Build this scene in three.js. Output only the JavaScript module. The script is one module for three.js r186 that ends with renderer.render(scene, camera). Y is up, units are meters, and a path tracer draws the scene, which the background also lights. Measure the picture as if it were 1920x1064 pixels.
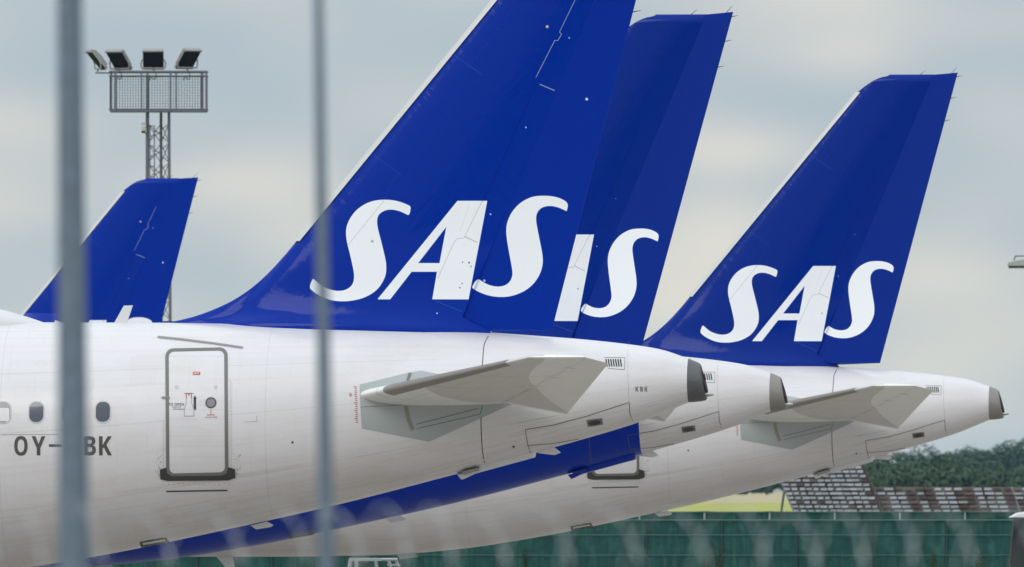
import * as THREE from 'three';
import { mergeGeometries } from 'three/addons/utils/BufferGeometryUtils.js';
import { FontLoader } from 'three/addons/loaders/FontLoader.js';
import { ImprovedNoise } from 'three/addons/math/ImprovedNoise.js';

// ------------------------------------------------------------------ camera, sky, sun, exposure
const F = 38000, EYE = 3.42, HORIZON = 893, CAMZ = 322;          // focal length in pixels of the 1920 px photograph, eye height, horizon row
const scene = new THREE.Scene();
const camera = new THREE.PerspectiveCamera(2 * Math.atan(532 / F) * 180 / Math.PI, 1920 / 1064, 1, 30000);
camera.position.set(0, EYE, CAMZ);
camera.lookAt(0, EYE, 0);
camera.setViewOffset(1920, 1064, 0, 532 - HORIZON, 1920, 1064);
camera.focus = 335;
camera.userData.fStop = 12.5;
scene.add(camera);

const renderer = new THREE.WebGLRenderer({ antialias: true });
renderer.toneMapping = THREE.LinearToneMapping;
renderer.toneMappingExposure = 1.0;
renderer.shadowMap.enabled = true;

const noise = new ImprovedNoise();
const fbm = (x, y, z, o = 4) => { let s = 0, a = 0.5; for (let i = 0; i < o; i++) { s += a * noise.noise(x, y, z); x *= 2.03; y *= 2.03; z *= 2.03; a *= 0.5; } return s; };
const clamp = (x, a = 0, b = 1) => Math.min(b, Math.max(a, x));
const lerp = (a, b, t) => a + (b - a) * t;
const sstep = (a, b, x) => { const t = clamp((x - a) / (b - a)); return t * t * (3 - 2 * t); };
let seedState = 12345;
const rnd = () => { seedState = (seedState * 1664525 + 1013904223) >>> 0; return seedState / 4294967296; };

const LUMPS = [[40, 250, 120, 38, 0.7], [30, 375, 100, 45, 0.55], [450, 340, 130, 36, 0.6], [520, 255, 160, 30, 0.4], [560, 440, 120, 40, 0.4], [1375, 280, 95, 40, 0.75], [1575, 100, 85, 45, 0.7], [1880, 195, 80, 40, 0.5], [1345, 430, 110, 50, 0.65], [1290, 560, 150, 60, 0.45], [1560, 0, 150, 30, 0.5], [1830, 530, 180, 60, 0.35], [1700, 680, 260, 70, 0.2], [200, 120, 260, 80, -0.3], [1480, 180, 160, 45, -0.3], [1450, 350, 120, 40, -0.25], [760, 120, 300, 120, -0.15], [380, 190, 200, 40, -0.25]];
{ // overcast sky: soft cloud layers, brighter towards the zenith
  const W = 2048, H = 2048, data = new Float32Array(W * H * 4);
  for (let j = 0; j < H; j++) {
    const el = ((j + 0.5) / H - 0.5) * Math.PI, up = Math.max(0, Math.sin(el)), ed = el * 180 / Math.PI;
    for (let i = 0; i < W; i++) {
      const az = ((i + 0.5) / W - 0.5) * 360, o = (j * W + i) * 4;
      let r, g, b;
      if (ed < -0.3) { r = 0.50; g = 0.50; b = 0.47; }
      else {
        // cloud layers seen nearly edge-on low down: flat banks, blue-grey with cream sunlit lumps
        const near = ed < 25;
        const n1 = near ? fbm(az * 0.9 + 3.1, ed * 1.7 + 7.3, 2.7, 3) : 0;
        const n2 = near ? fbm(az * 2.4 + 11.7, ed * 5.6 + 1.3, 5.1, 3) : 0;
        let lump = 0;
        if (Math.abs(az + 90) < 4 && ed < 4) for (const [px, py, sx, sy, a] of LUMPS) { const dx = (az + 90 - (px - 960) / F * 57.2958) / (sx / F * 57.2958), dy = (ed - (HORIZON - py) / F * 57.2958) / (sy / F * 57.2958); lump += 1.35 * a * Math.exp(-dx * dx - dy * dy); }
        const n3 = fbm(Math.cos(az / 57.3) * 3 * (1 + up), Math.sin(az / 57.3) * 3 * (1 + up), up * 6, 4);
        const cloud = clamp(sstep(-0.42, 0.5, n1 * 0.6 + n2 * 1.5) * 0.46 - 0.05 + lump);     // 0 blue-grey veil, 1 cream bank
        const base = 1 + 1.45 * up, lift = 1 + 0.22 * n3 * sstep(0.02, 0.3, up);
        const low = Math.exp(-ed / 0.55);
        r = lerp(0.43, 0.80, cloud) + 0.085 * low; g = lerp(0.51, 0.755, cloud) + 0.088 * low; b = lerp(0.57, 0.67, cloud) + 0.03 * low;
        r *= base * lift; g *= base * lift; b *= base * lift;
      }
      data[o] = r; data[o + 1] = g; data[o + 2] = b; data[o + 3] = 1;
    }
  }
  const t = new THREE.DataTexture(data, W, H, THREE.RGBAFormat, THREE.FloatType);
  t.mapping = THREE.EquirectangularReflectionMapping; t.magFilter = THREE.LinearFilter; t.minFilter = THREE.LinearFilter; t.needsUpdate = true;
  scene.background = t; scene.environment = t;
}
const sun = new THREE.DirectionalLight(new THREE.Color(1, 0.96, 0.9), 1.0);
sun.name = 'sun';
sun.position.set(-70, 110, 70); sun.target.position.set(0, 0, -60);
sun.castShadow = true; sun.shadow.radius = 60; sun.shadow.mapSize.set(2048, 2048);
Object.assign(sun.shadow.camera, { left: -120, right: 120, top: 140, bottom: -140, near: 1, far: 500 });
scene.add(sun, sun.target);

// ------------------------------------------------------------------ helpers
const font = await new FontLoader().loadAsync('fonts/droid/droid_sans_bold.typeface.json');
const lin = (r, g, b) => new THREE.Color().setRGB(r, g, b);
const std = (c, rough = 0.6, metal = 0, extra = {}) => new THREE.MeshStandardMaterial({ color: c, roughness: rough, metalness: metal, side: THREE.DoubleSide, ...extra });
const phys = (c, rough, extra = {}) => new THREE.MeshPhysicalMaterial({ color: c, roughness: rough, side: THREE.DoubleSide, ...extra });
const taken = new Map();
const numbered = (n) => { const k = taken.get(n) ?? 0; taken.set(n, k + 1); return k ? n + '_' + String(k).padStart(3, '0') : n; };
const mesh = (name, geo, mat, parent) => { const m = new THREE.Mesh(geo, mat); m.name = name; if (parent) parent.add(m); return m; };
function tag(o, label, category, group, kind) { o.name = numbered(o.name); if (label) o.userData.label = label; if (category) o.userData.category = category; if (group) o.userData.group = group; if (kind) o.userData.kind = kind; if (!o.parent) scene.add(o); return o; }
const group = (name, x = 0, y = 0, z = 0) => { const g = new THREE.Group(); g.name = name; g.position.set(x, y, z); return g; };
// the point of the place that lies d metres from the camera and shows at photograph pixel px, py
const at = (px, py, d) => new THREE.Vector3((px - 960) * d / F, EYE + (HORIZON - py) * d / F, CAMZ - d);
const box = (w, h, d, x = 0, y = 0, z = 0, rx = 0, ry = 0, rz = 0) => { const g = new THREE.BoxGeometry(w, h, d); g.applyMatrix4(new THREE.Matrix4().makeRotationFromEuler(new THREE.Euler(rx, ry, rz))); g.translate(x, y, z); return g; };
const bar = (a, b, r0, r1 = r0, seg = 8) => { const A = new THREE.Vector3(...a), B = new THREE.Vector3(...b), v = B.clone().sub(A), g = new THREE.CylinderGeometry(r1, r0, v.length(), seg); g.applyQuaternion(new THREE.Quaternion().setFromUnitVectors(new THREE.Vector3(0, 1, 0), v.normalize())); const m = A.add(B).multiplyScalar(0.5); g.translate(m.x, m.y, m.z); return g; };
const merged = (list) => mergeGeometries(list.map((g) => { const n = g.index ? g.toNonIndexed() : g; for (const k of Object.keys(n.attributes)) if (!['position', 'normal', 'uv'].includes(k)) n.deleteAttribute(k); return n; }));
// piecewise cubic (monotone) through a table of [x, y]
function curve(tab) {
  const n = tab.length, d = [], m = [];
  for (let i = 0; i < n - 1; i++) d.push((tab[i + 1][1] - tab[i][1]) / (tab[i + 1][0] - tab[i][0]));
  for (let i = 0; i < n; i++) m.push(i === 0 ? d[0] : i === n - 1 ? d[n - 2] : d[i - 1] * d[i] <= 0 ? 0 : 2 * d[i - 1] * d[i] / (d[i - 1] + d[i]));
  return (x) => {
    if (x <= tab[0][0]) return tab[0][1]; if (x >= tab[n - 1][0]) return tab[n - 1][1];
    let i = 0; while (x > tab[i + 1][0]) i++;
    const h = tab[i + 1][0] - tab[i][0], t = (x - tab[i][0]) / h, t2 = t * t, t3 = t2 * t;
    return (2 * t3 - 3 * t2 + 1) * tab[i][1] + (t3 - 2 * t2 + t) * h * m[i] + (-2 * t3 + 3 * t2) * tab[i + 1][1] + (t3 - t2) * h * m[i + 1];
  };
}
// a sheet of quads from rows of points [x, y, z]; uv from a function
function sheet(rows, uvOf, close = false) {
  const nr = rows.length, nc = rows[0].length, pos = [], uv = [], idx = [];
  rows.forEach((r, j) => r.forEach((p, i) => { pos.push(...p); const q = uvOf ? uvOf(p, i, j) : [i / (nc - 1), j / (nr - 1)]; uv.push(...q); }));
  for (let j = 0; j < nr - 1; j++) for (let i = 0; i < nc - 1; i++) { const a = j * nc + i, b = a + 1, c = a + nc, e = c + 1; idx.push(a, b, e, a, e, c); }
  const g = new THREE.BufferGeometry();
  g.setAttribute('position', new THREE.Float32BufferAttribute(pos, 3)); g.setAttribute('uv', new THREE.Float32BufferAttribute(uv, 2)); g.setIndex(idx); g.computeVertexNormals();
  return g;
}
const canvas = (w, h) => { const c = document.createElement('canvas'); c.width = w; c.height = h; return c; };
const texOf = (c, srgb = true) => { const t = new THREE.CanvasTexture(c); if (srgb) t.colorSpace = THREE.SRGBColorSpace; t.wrapS = t.wrapT = THREE.RepeatWrapping; t.anisotropy = 16; return t; };
// tileable grey noise texture
function noiseTex(n, scale, lo, hi, tint = [1, 1, 1], octaves = 5, sx = 1, sy = 1) {
  const d = new Uint8Array(n * n * 4);
  for (let j = 0; j < n; j++) for (let i = 0; i < n; i++) {
    const a = i / n * 2 * Math.PI, b = j / n * 2 * Math.PI;
    const v = clamp(0.5 + 0.9 * fbm(Math.cos(a) * scale * sx, Math.sin(a) * scale * sx + Math.cos(b) * scale * sy * 1.7, Math.sin(b) * scale * sy, octaves));
    for (let c = 0; c < 3; c++) d[(j * n + i) * 4 + c] = 255 * clamp(lerp(lo, hi, v) * tint[c]);
    d[(j * n + i) * 4 + 3] = 255;
  }
  const t = new THREE.DataTexture(d, n, n); t.magFilter = THREE.LinearFilter; t.minFilter = THREE.LinearMipmapLinearFilter; t.wrapS = t.wrapT = THREE.RepeatWrapping; t.colorSpace = THREE.SRGBColorSpace; t.needsUpdate = true; return t;
}

// ------------------------------------------------------------------ ground
{
  const tex = noiseTex(512, 3, 0.53, 0.66, [1.0, 0.95, 0.885]);
  tex.repeat.set(900, 900);
  const g = new THREE.PlaneGeometry(16000, 16000); g.rotateX(-Math.PI / 2); g.translate(0, 0, -4000);
  tag(mesh('ground', g, std(0xffffff, 0.9, 0, { map: tex })), 'pale concrete apron under and around the parked airliners', undefined, undefined, 'structure');
  // field of yellow rape beyond the fences, with a dry pale margin behind it
  const strip = (name, d0, d1, x0, x1, y, mat, label) => { const s = new THREE.PlaneGeometry(x1 - x0, d1 - d0); s.rotateX(-Math.PI / 2); s.translate((x0 + x1) / 2, y, CAMZ - (d0 + d1) / 2); tag(mesh(name, s, mat), label, undefined, undefined, 'structure'); };
  const yt = noiseTex(256, 4, 0.72, 1.0, [0.76, 0.75, 0.33]); yt.repeat.set(60, 60);
  const pt = noiseTex(256, 4, 0.78, 0.98, [0.80, 0.735, 0.56]); pt.repeat.set(60, 60);
  const gt = noiseTex(256, 4, 0.35, 0.6, [0.7, 0.85, 0.4]); gt.repeat.set(80, 80);
  strip('grass_verge', 640, 1500, -900, 900, 0.004, std(0xffffff, 1, 0, { map: gt }), 'rough green grass beyond the green fences');
  strip('rape_field', 1500, 2550, -900, 900, 0.006, std(0xffffff, 1, 0, { map: yt }), 'yellow flowering field between the white belly and the green fence');
  strip('stubble_field', 2550, 4200, -1200, 1200, 0.005, std(0xffffff, 1, 0, { map: pt }), 'pale dry strip of field behind the yellow flowers');
}

// ------------------------------------------------------------------ airliner geometry (local: x aft, 0 at the tail end; y up from the ground; z to port)
const PHI = 5 * Math.PI / 180;
const PLANES = [[1325, 322], [1475, 367], [1882, 422], [432, 569]].map(([px, d]) => ({ p: at(px, 0, d).setY(0), d }));
const topY = curve([[-37.5, 3.55], [-37.2, 4.05], [-36.4, 4.6], [-35.2, 5.15], [-34, 5.55], [-32.5, 5.8], [-30.5, 5.87], [-11.3, 5.87], [-9.57, 5.865], [-7.87, 5.856], [-6.17, 5.83], [-4.47, 5.775], [-3.40, 5.70], [-2.77, 5.655], [-1.915, 5.588], [-1.06, 5.49], [-0.72, 5.43], [-0.28, 5.284]]);
const botY = curve([[-37.5, 3.35], [-37.2, 2.9], [-36.4, 2.5], [-35, 2.1], [-33, 1.8], [-31, 1.73], [-15.5, 1.73], [-13, 1.77], [-11.5, 1.88], [-9.81, 2.13], [-7.23, 2.66], [-5.96, 2.945], [-3.99, 3.45], [-3.52, 3.572], [-2.77, 3.78], [-1, 4.30], [-0.28, 4.592]]);
const halfW = curve([[-37.5, 0.12], [-37.2, 0.55], [-36.4, 1.0], [-35, 1.5], [-33.4, 1.83], [-31, 1.965], [-14, 1.975], [-12, 1.95], [-10, 1.87], [-8, 1.71], [-6, 1.44], [-5, 1.29], [-3.5, 1.05], [-2.77, 0.92], [-2, 0.775], [-1, 0.555], [-0.28, 0.345]]);
const sec = (x) => { const t = topY(x), b = botY(x); return { cy: (t + b) / 2, ry: (t - b) / 2, rz: halfW(x) }; };
const fusPoint = (x, th) => { const s = sec(x); return [x, s.cy + s.ry * Math.sin(th), s.rz * Math.cos(th)]; };   // th 0 = port side, 90 = top
const fusZ = (x, y) => { const s = sec(x), k = clamp((y - s.cy) / s.ry, -0.999, 0.999); return s.rz * Math.sqrt(1 - k * k); };
function onFuselage(x, y, off) {
  const e = 0.01, z = fusZ(x, y), dx = (fusZ(x + e, y) - fusZ(x - e, y)) / (2 * e), dy = (fusZ(x, y + e) - fusZ(x, y - e)) / (2 * e), l = Math.hypot(dx, dy, 1);
  return [x - dx / l * off, y - dy / l * off, z + off / l];
}
// photograph pixel on the nearest airliner -> its local x, y at local depth z
function local(px, py, z, n = 0) {
  const O = PLANES[n].p, c = Math.cos(PHI), s = Math.sin(PHI), dir = [(px - 960) / F, (HORIZON - py) / F, -1];
  // local z of camera and of the ray direction
  const lz = (X, Z) => -s * X + c * Z, lx = (X, Z) => c * X + s * Z;
  const cx = -O.x, cz = CAMZ - O.z, t = (z - lz(cx, cz)) / lz(dir[0], dir[2]);
  return [lx(cx + t * dir[0], cz + t * dir[2]), EYE + t * dir[1]];
}
function side(px, py) { let z = 1.3, q; for (let i = 0; i < 6; i++) { q = local(px, py, z); z = fusZ(q[0], q[1]); } return q; }
const sidePts = (list) => list.map(([x, y]) => side(x, y));
// flat outlines (local x, y) laid on the hull
function lay(shapes, off = 0.004, cuts = 3, surf = onFuselage) {
  let g = new THREE.ShapeGeometry(shapes, 10).toNonIndexed();
  let p = Array.from(g.attributes.position.array);
  for (let k = 0; k < cuts; k++) {
    const q = [];
    for (let i = 0; i < p.length; i += 9) {
      const a = [p[i], p[i + 1]], b = [p[i + 3], p[i + 4]], c = [p[i + 6], p[i + 7]];
      const big = Math.max(Math.hypot(a[0] - b[0], a[1] - b[1]), Math.hypot(c[0] - b[0], c[1] - b[1]), Math.hypot(a[0] - c[0], a[1] - c[1])) > 0.09;
      if (!big) { q.push(...p.slice(i, i + 9)); continue; }
      const m = (u, v) => [(u[0] + v[0]) / 2, (u[1] + v[1]) / 2], ab = m(a, b), bc = m(b, c), ca = m(c, a);
      for (const t of [[a, ab, ca], [ab, b, bc], [ca, bc, c], [ab, bc, ca]]) for (const v of t) q.push(v[0], v[1], 0);
    }
    p = q;
  }
  const pos = new Float32Array(p.length), nor = new Float32Array(p.length), uv = new Float32Array(p.length / 3 * 2);
  for (let i = 0, j = 0; i < p.length; i += 3, j += 2) {
    const a = surf(p[i], p[i + 1], off), b = surf(p[i], p[i + 1], off + 0.1);
    pos.set(a, i); nor.set([(b[0] - a[0]) * 10, (b[1] - a[1]) * 10, (b[2] - a[2]) * 10], i); uv.set([p[i], p[i + 1]], j);
  }
  g = new THREE.BufferGeometry();
  g.setAttribute('position', new THREE.BufferAttribute(pos, 3)); g.setAttribute('normal', new THREE.BufferAttribute(nor, 3)); g.setAttribute('uv', new THREE.BufferAttribute(uv, 2));
  return g;
}
const poly = (pts) => { const s = new THREE.Shape(); pts.forEach(([x, y], i) => i ? s.lineTo(x, y) : s.moveTo(x, y)); s.closePath(); return s; };
function ribbon(pts, w) { // a thin line along local points
  const L = [], R = [];
  const fine = [pts[0]];
  for (let i = 1; i < pts.length; i++) { const n = Math.max(1, Math.ceil(Math.hypot(pts[i][0] - pts[i - 1][0], pts[i][1] - pts[i - 1][1]) / 0.08)); for (let k = 1; k <= n; k++) fine.push([lerp(pts[i - 1][0], pts[i][0], k / n), lerp(pts[i - 1][1], pts[i][1], k / n)]); }
  const out = [];
  for (let i = 0; i < fine.length - 1; i++) {
    const [a, b] = [fine[i], fine[i + 1]], l = Math.hypot(b[0] - a[0], b[1] - a[1]) || 1, nx = -(b[1] - a[1]) / l * w / 2, ny = (b[0] - a[0]) / l * w / 2;
    out.push(poly([[a[0] + nx, a[1] + ny], [a[0] - nx, a[1] - ny], [b[0] - nx, b[1] - ny], [b[0] + nx, b[1] + ny]]));
  }
  return out;
}
function rounded(x0, y0, x1, y1, r) { const s = new THREE.Shape(); s.moveTo(x0 + r, y0); s.lineTo(x1 - r, y0); s.absarc(x1 - r, y0 + r, r, -Math.PI / 2, 0); s.lineTo(x1, y1 - r); s.absarc(x1 - r, y1 - r, r, 0, Math.PI / 2); s.lineTo(x0 + r, y1); s.absarc(x0 + r, y1 - r, r, Math.PI / 2, Math.PI); s.lineTo(x0, y0 + r); s.absarc(x0 + r, y0 + r, r, Math.PI, 1.5 * Math.PI); return s; }
const ringShape = (a, b) => { a.holes.push(new THREE.Path(b.getPoints(10).reverse())); return a; };
const circle = (x, y, r) => { const s = new THREE.Shape(); s.absarc(x, y, r, 0, 2 * Math.PI); return s; };
function textShapes(str, size, x, y, sx = 1) { // centred on x, y
  const s = font.generateShapes(str, size), bb = new THREE.Box2();
  s.forEach((q) => q.getPoints(6).forEach((p) => bb.expandByPoint(p)));
  const cx = (bb.min.x + bb.max.x) / 2, cy = (bb.min.y + bb.max.y) / 2;
  return s.map((q) => { const t = new THREE.Shape(q.getPoints(6).map((p) => new THREE.Vector2((p.x - cx) * sx + x, p.y - cy + y))); t.holes = q.holes.map((h) => new THREE.Path(h.getPoints(6).map((p) => new THREE.Vector2((p.x - cx) * sx + x, p.y - cy + y)))); return t; });
}

// ---- paint: hull skin
const U0 = -18, ULEN = 18, HW = 2048, HH = 1024;     // rear hull texture: x -18..0, girth angle -180..180
function hullCanvas(blue) {
  const c = canvas(HW, HH), k = c.getContext('2d');
  const X = (x) => (x - U0) / ULEN * HW, Y = (th) => HH - (th / Math.PI + 1) / 2 * HH;   // th -pi..pi
  k.fillStyle = '#dcd7d9'; k.fillRect(0, 0, HW, HH);
  const R = (() => { let s = 77; return () => { s = (s * 1664525 + 1013904223) >>> 0; return s / 4294967296; }; })();
  // film of grime: long streaks along the airflow, short run-down marks, speckle
  for (let i = 0; i < 900; i++) { const y = R() * HH, x = R() * HW, l = 60 + R() * 420, warm = R() < 0.6; k.fillStyle = `rgba(${warm ? '150,138,122' : '140,142,146'},${0.012 + R() * 0.03})`; k.fillRect(x, y, l, 1 + R() * 5); }
  for (let i = 0; i < 500; i++) { const y = R() * HH, x = R() * HW; k.fillStyle = `rgba(128,116,104,${0.015 + R() * 0.035})`; k.fillRect(x, y, 1 + R() * 2, 10 + R() * 60); }
  for (let i = 0; i < 420; i++) { const x = R() * HW, y = R() * HH, r = 4 + R() * 26; k.fillStyle = `rgba(${R() < 0.5 ? '168,148,138' : '150,144,132'},${0.02 + R() * 0.03})`; k.beginPath(); k.ellipse(x, y, r * 2, r, 0, 0, 7); k.fill(); }
  for (let i = 0; i < 2600; i++) { k.fillStyle = `rgba(90,84,78,${0.08 + R() * 0.2})`; k.fillRect(R() * HW, R() * HH, 1, 1); }
  // rivet lines of frames and stringers
  for (let x = -17.8; x < -4.5; x += 0.533) { const a = 0.05 + R() * 0.12; k.fillStyle = `rgba(96,92,88,${a})`; for (let y = 0; y < HH; y += 7) if (R() < 0.8) k.fillRect(X(x), y, 1.3, 1.3); }
  for (let y = 9; y < HH; y += 43) { const a = 0.04 + R() * 0.12; k.fillStyle = `rgba(96,92,88,${a})`; for (let x = 0; x < X(-4.5); x += 6) if (R() < 0.8) k.fillRect(x, y, 1.3, 1.3); }
  for (let i = 0; i < 60; i++) { const x = R() * HW, y = R() * HH, w = 30 + R() * 110, h = 14 + R() * 60; k.fillStyle = `rgba(${R() < 0.5 ? '236,234,232' : '196,190,184'},${0.05 + R() * 0.1})`; k.fillRect(x, y, w, h); }
  for (let i = 0; i < 260; i++) { const th = -0.45 - R() * 1.0, x = -3.2 + R() * 2.6; k.fillStyle = `rgba(${R() < 0.5 ? '120,96,78' : '104,92,82'},${0.02 + R() * 0.05})`; k.fillRect(X(x), Y(th), 10 + R() * 70, 1 + R() * 3); }
  for (let i = 0; i < 500; i++) { const th = -0.5 - R() * 1.3, x = -17 + R() * 14; k.fillStyle = `rgba(126,106,90,${0.02 + R() * 0.04})`; k.fillRect(X(x), Y(th), 20 + R() * 150, 1 + R() * 4); }
  // girth joints and stringer laps
  k.fillStyle = 'rgba(130,128,126,0.22)';
  for (const x of [-16.4, -13.8, -11.1, -6.9]) k.fillRect(X(x), 0, 1, HH);
  k.fillStyle = 'rgba(130,128,126,0.22)';
  for (const th of [1.18, 0.62, 0.1, -0.55, 2.0, 2.6, -2.4]) k.fillRect(0, Y(th), X(-4.2), 1);
  if (blue) {
    k.globalCompositeOperation = 'source-over';
    k.fillStyle = 'rgb(0,47,166)'; k.fillRect(0, 0, X(-2.62), HH);
    for (let i = 0; i < 500; i++) { const y = R() * HH, x = R() * X(-2.7); k.fillStyle = `rgba(${R() < 0.5 ? '0,38,142' : '6,58,182'},${0.05 + R() * 0.08})`; k.fillRect(x, y, Math.min(60 + R() * 300, X(-2.62) - x), 1 + R() * 3); }
  }
  return texOf(c);
}
const waveTex = noiseTex(512, 2.2, 0, 1, [1, 1, 1], 3, 1.5, 1); waveTex.colorSpace = THREE.NoColorSpace; waveTex.repeat.set(3, 2);
const hullMat = phys(0xffffff, 0.32, { map: hullCanvas(false), clearcoat: 0.35, clearcoatRoughness: 0.15, bumpMap: waveTex, bumpScale: 0.0028 });
const hullBlueMat = phys(0xffffff, 0.32, { map: hullCanvas(true), specularIntensity: 0.3, bumpMap: waveTex, bumpScale: 0.0028 });
const white = phys(lin(0.68, 0.67, 0.665), 0.38, { clearcoat: 0.3, clearcoatRoughness: 0.2 });
const blue = phys(new THREE.Color('rgb(0,47,166)'), 0.32, { specularIntensity: 0.5 });
const grey = std(lin(0.39, 0.42, 0.42), 0.5);
const frameGrey = std(lin(0.17, 0.165, 0.15), 0.5);
const darkGrey = std(lin(0.045, 0.043, 0.04), 0.6);
const jointInk = std(lin(0.10, 0.09, 0.08), 0.8);
const inkBrown = std(lin(0.075, 0.068, 0.058), 0.6);
const tailInk = std(lin(0.14, 0.135, 0.13), 0.6);
const red = std(lin(0.46, 0.10, 0.085), 0.6);
const metal = std(lin(0.52, 0.51, 0.49), 0.32, 0.85);
const leMetal = std(lin(0.62, 0.61, 0.59), 0.45, 0.25);
const darkMetal = std(lin(0.13, 0.13, 0.135), 0.42, 0.6);
const wornShield = std(lin(0.27, 0.25, 0.23), 0.5, 0.4);
const black = std(lin(0.012, 0.012, 0.013), 0.7);
const glass = phys(lin(0.055, 0.06, 0.085), 0.12, { clearcoat: 1, clearcoatRoughness: 0.02 });
const rubber = std(lin(0.02, 0.02, 0.02), 0.85);

function hull(x0, x1, n) {
  const rows = [], seg = 120;
  for (let j = 0; j <= n; j++) { const x = lerp(x0, x1, j / n), r = []; for (let i = 0; i <= seg; i++) r.push(fusPoint(x, -Math.PI + 2 * Math.PI * i / seg)); rows.push(r); }
  const g = sheet(rows, (p, i, j) => [(p[0] - U0) / ULEN, i / seg]);
  { const ix = g.index.array; for (let i = 0; i < ix.length; i += 3) { const t = ix[i]; ix[i] = ix[i + 1]; ix[i + 1] = t; } }
  // smooth the seam and the joint between the two hull pieces with analytic normals
  const nor = g.attributes.normal;
  rows.forEach((r, j) => r.forEach((p, i) => {
    const x = p[0], th = -Math.PI + 2 * Math.PI * i / seg, e = 0.02, a = fusPoint(Math.max(-37.5, x - e), th), b = fusPoint(Math.min(-0.28, x + e), th), c = fusPoint(x, th - e), d = fusPoint(x, th + e);
    const u = new THREE.Vector3(b[0] - a[0], b[1] - a[1], b[2] - a[2]), v = new THREE.Vector3(d[0] - c[0], d[1] - c[1], d[2] - c[2]), nn = v.cross(u).normalize();
    const s = sec(x); if (nn.y * (p[1] - s.cy) + nn.z * p[2] < 0) nn.negate();
    nor.setXYZ(j * (seg + 1) + i, nn.x, nn.y, nn.z);
  }));
  return g;
}

// ---- paint: fin and rudder with the tail lettering
const FX0 = -9, FXL = 9, FY0 = 5.3, FYL = 6.7, FWD = 2048, FHT = 1536;
const sTop = [[880, 243], [894, 172], [878, 156], [790, 122], [700, 108], [600, 113], [520, 138], [440, 190], [385, 262], [355, 330], [350, 400], [362, 470], [385, 555], [405, 640], [420, 710], [424, 760], [415, 805], [392, 838], [350, 862], [300, 870], [250, 865], [200, 850], [150, 825], [115, 795], [85, 768], [74, 770], [52, 832], [58, 855], [110, 895], [190, 935], [260, 953], [340, 958], [420, 950], [500, 930], [570, 895], [625, 850], [665, 790], [688, 730], [691, 670], [685, 610], [660, 510], [640, 430], [618, 350], [610, 290], [618, 245], [645, 215], [690, 195], [740, 192], [800, 205], [850, 230]].map(([x, y]) => [570 + x / 4.4333, 350 + y / 4.4333]);
const sRud = [[738, 168], [745, 172], [756, 112], [700, 80], [650, 67], [600, 63], [540, 65], [490, 76], [420, 115], [365, 178], [334, 250], [328, 310], [336, 380], [350, 460], [364, 535], [373, 590], [371, 620], [356, 655], [326, 682], [280, 692], [225, 685], [170, 660], [132, 630], [92, 690], [100, 706], [170, 742], [240, 760], [310, 764], [380, 754], [460, 720], [522, 668], [563, 602], [581, 535], [579, 470], [560, 375], [542, 285], [532, 222], [542, 175], [575, 143], [630, 132], [685, 143]].map(([x, y]) => [860 + x / 3.671, 350 + y / 3.671]);
const aOut = [[1280, 122], [1521, 122], [1368, 936], [1075, 936], [1113, 707], [898, 707], [722, 936], [624, 936]].map(([x, y]) => [570 + x / 4.4333, 350 + y / 4.4333]);
const aIn = [[1185, 338], [1130, 637], [955, 637]].map(([x, y]) => [570 + x / 4.4333, 350 + y / 4.4333]);
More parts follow.
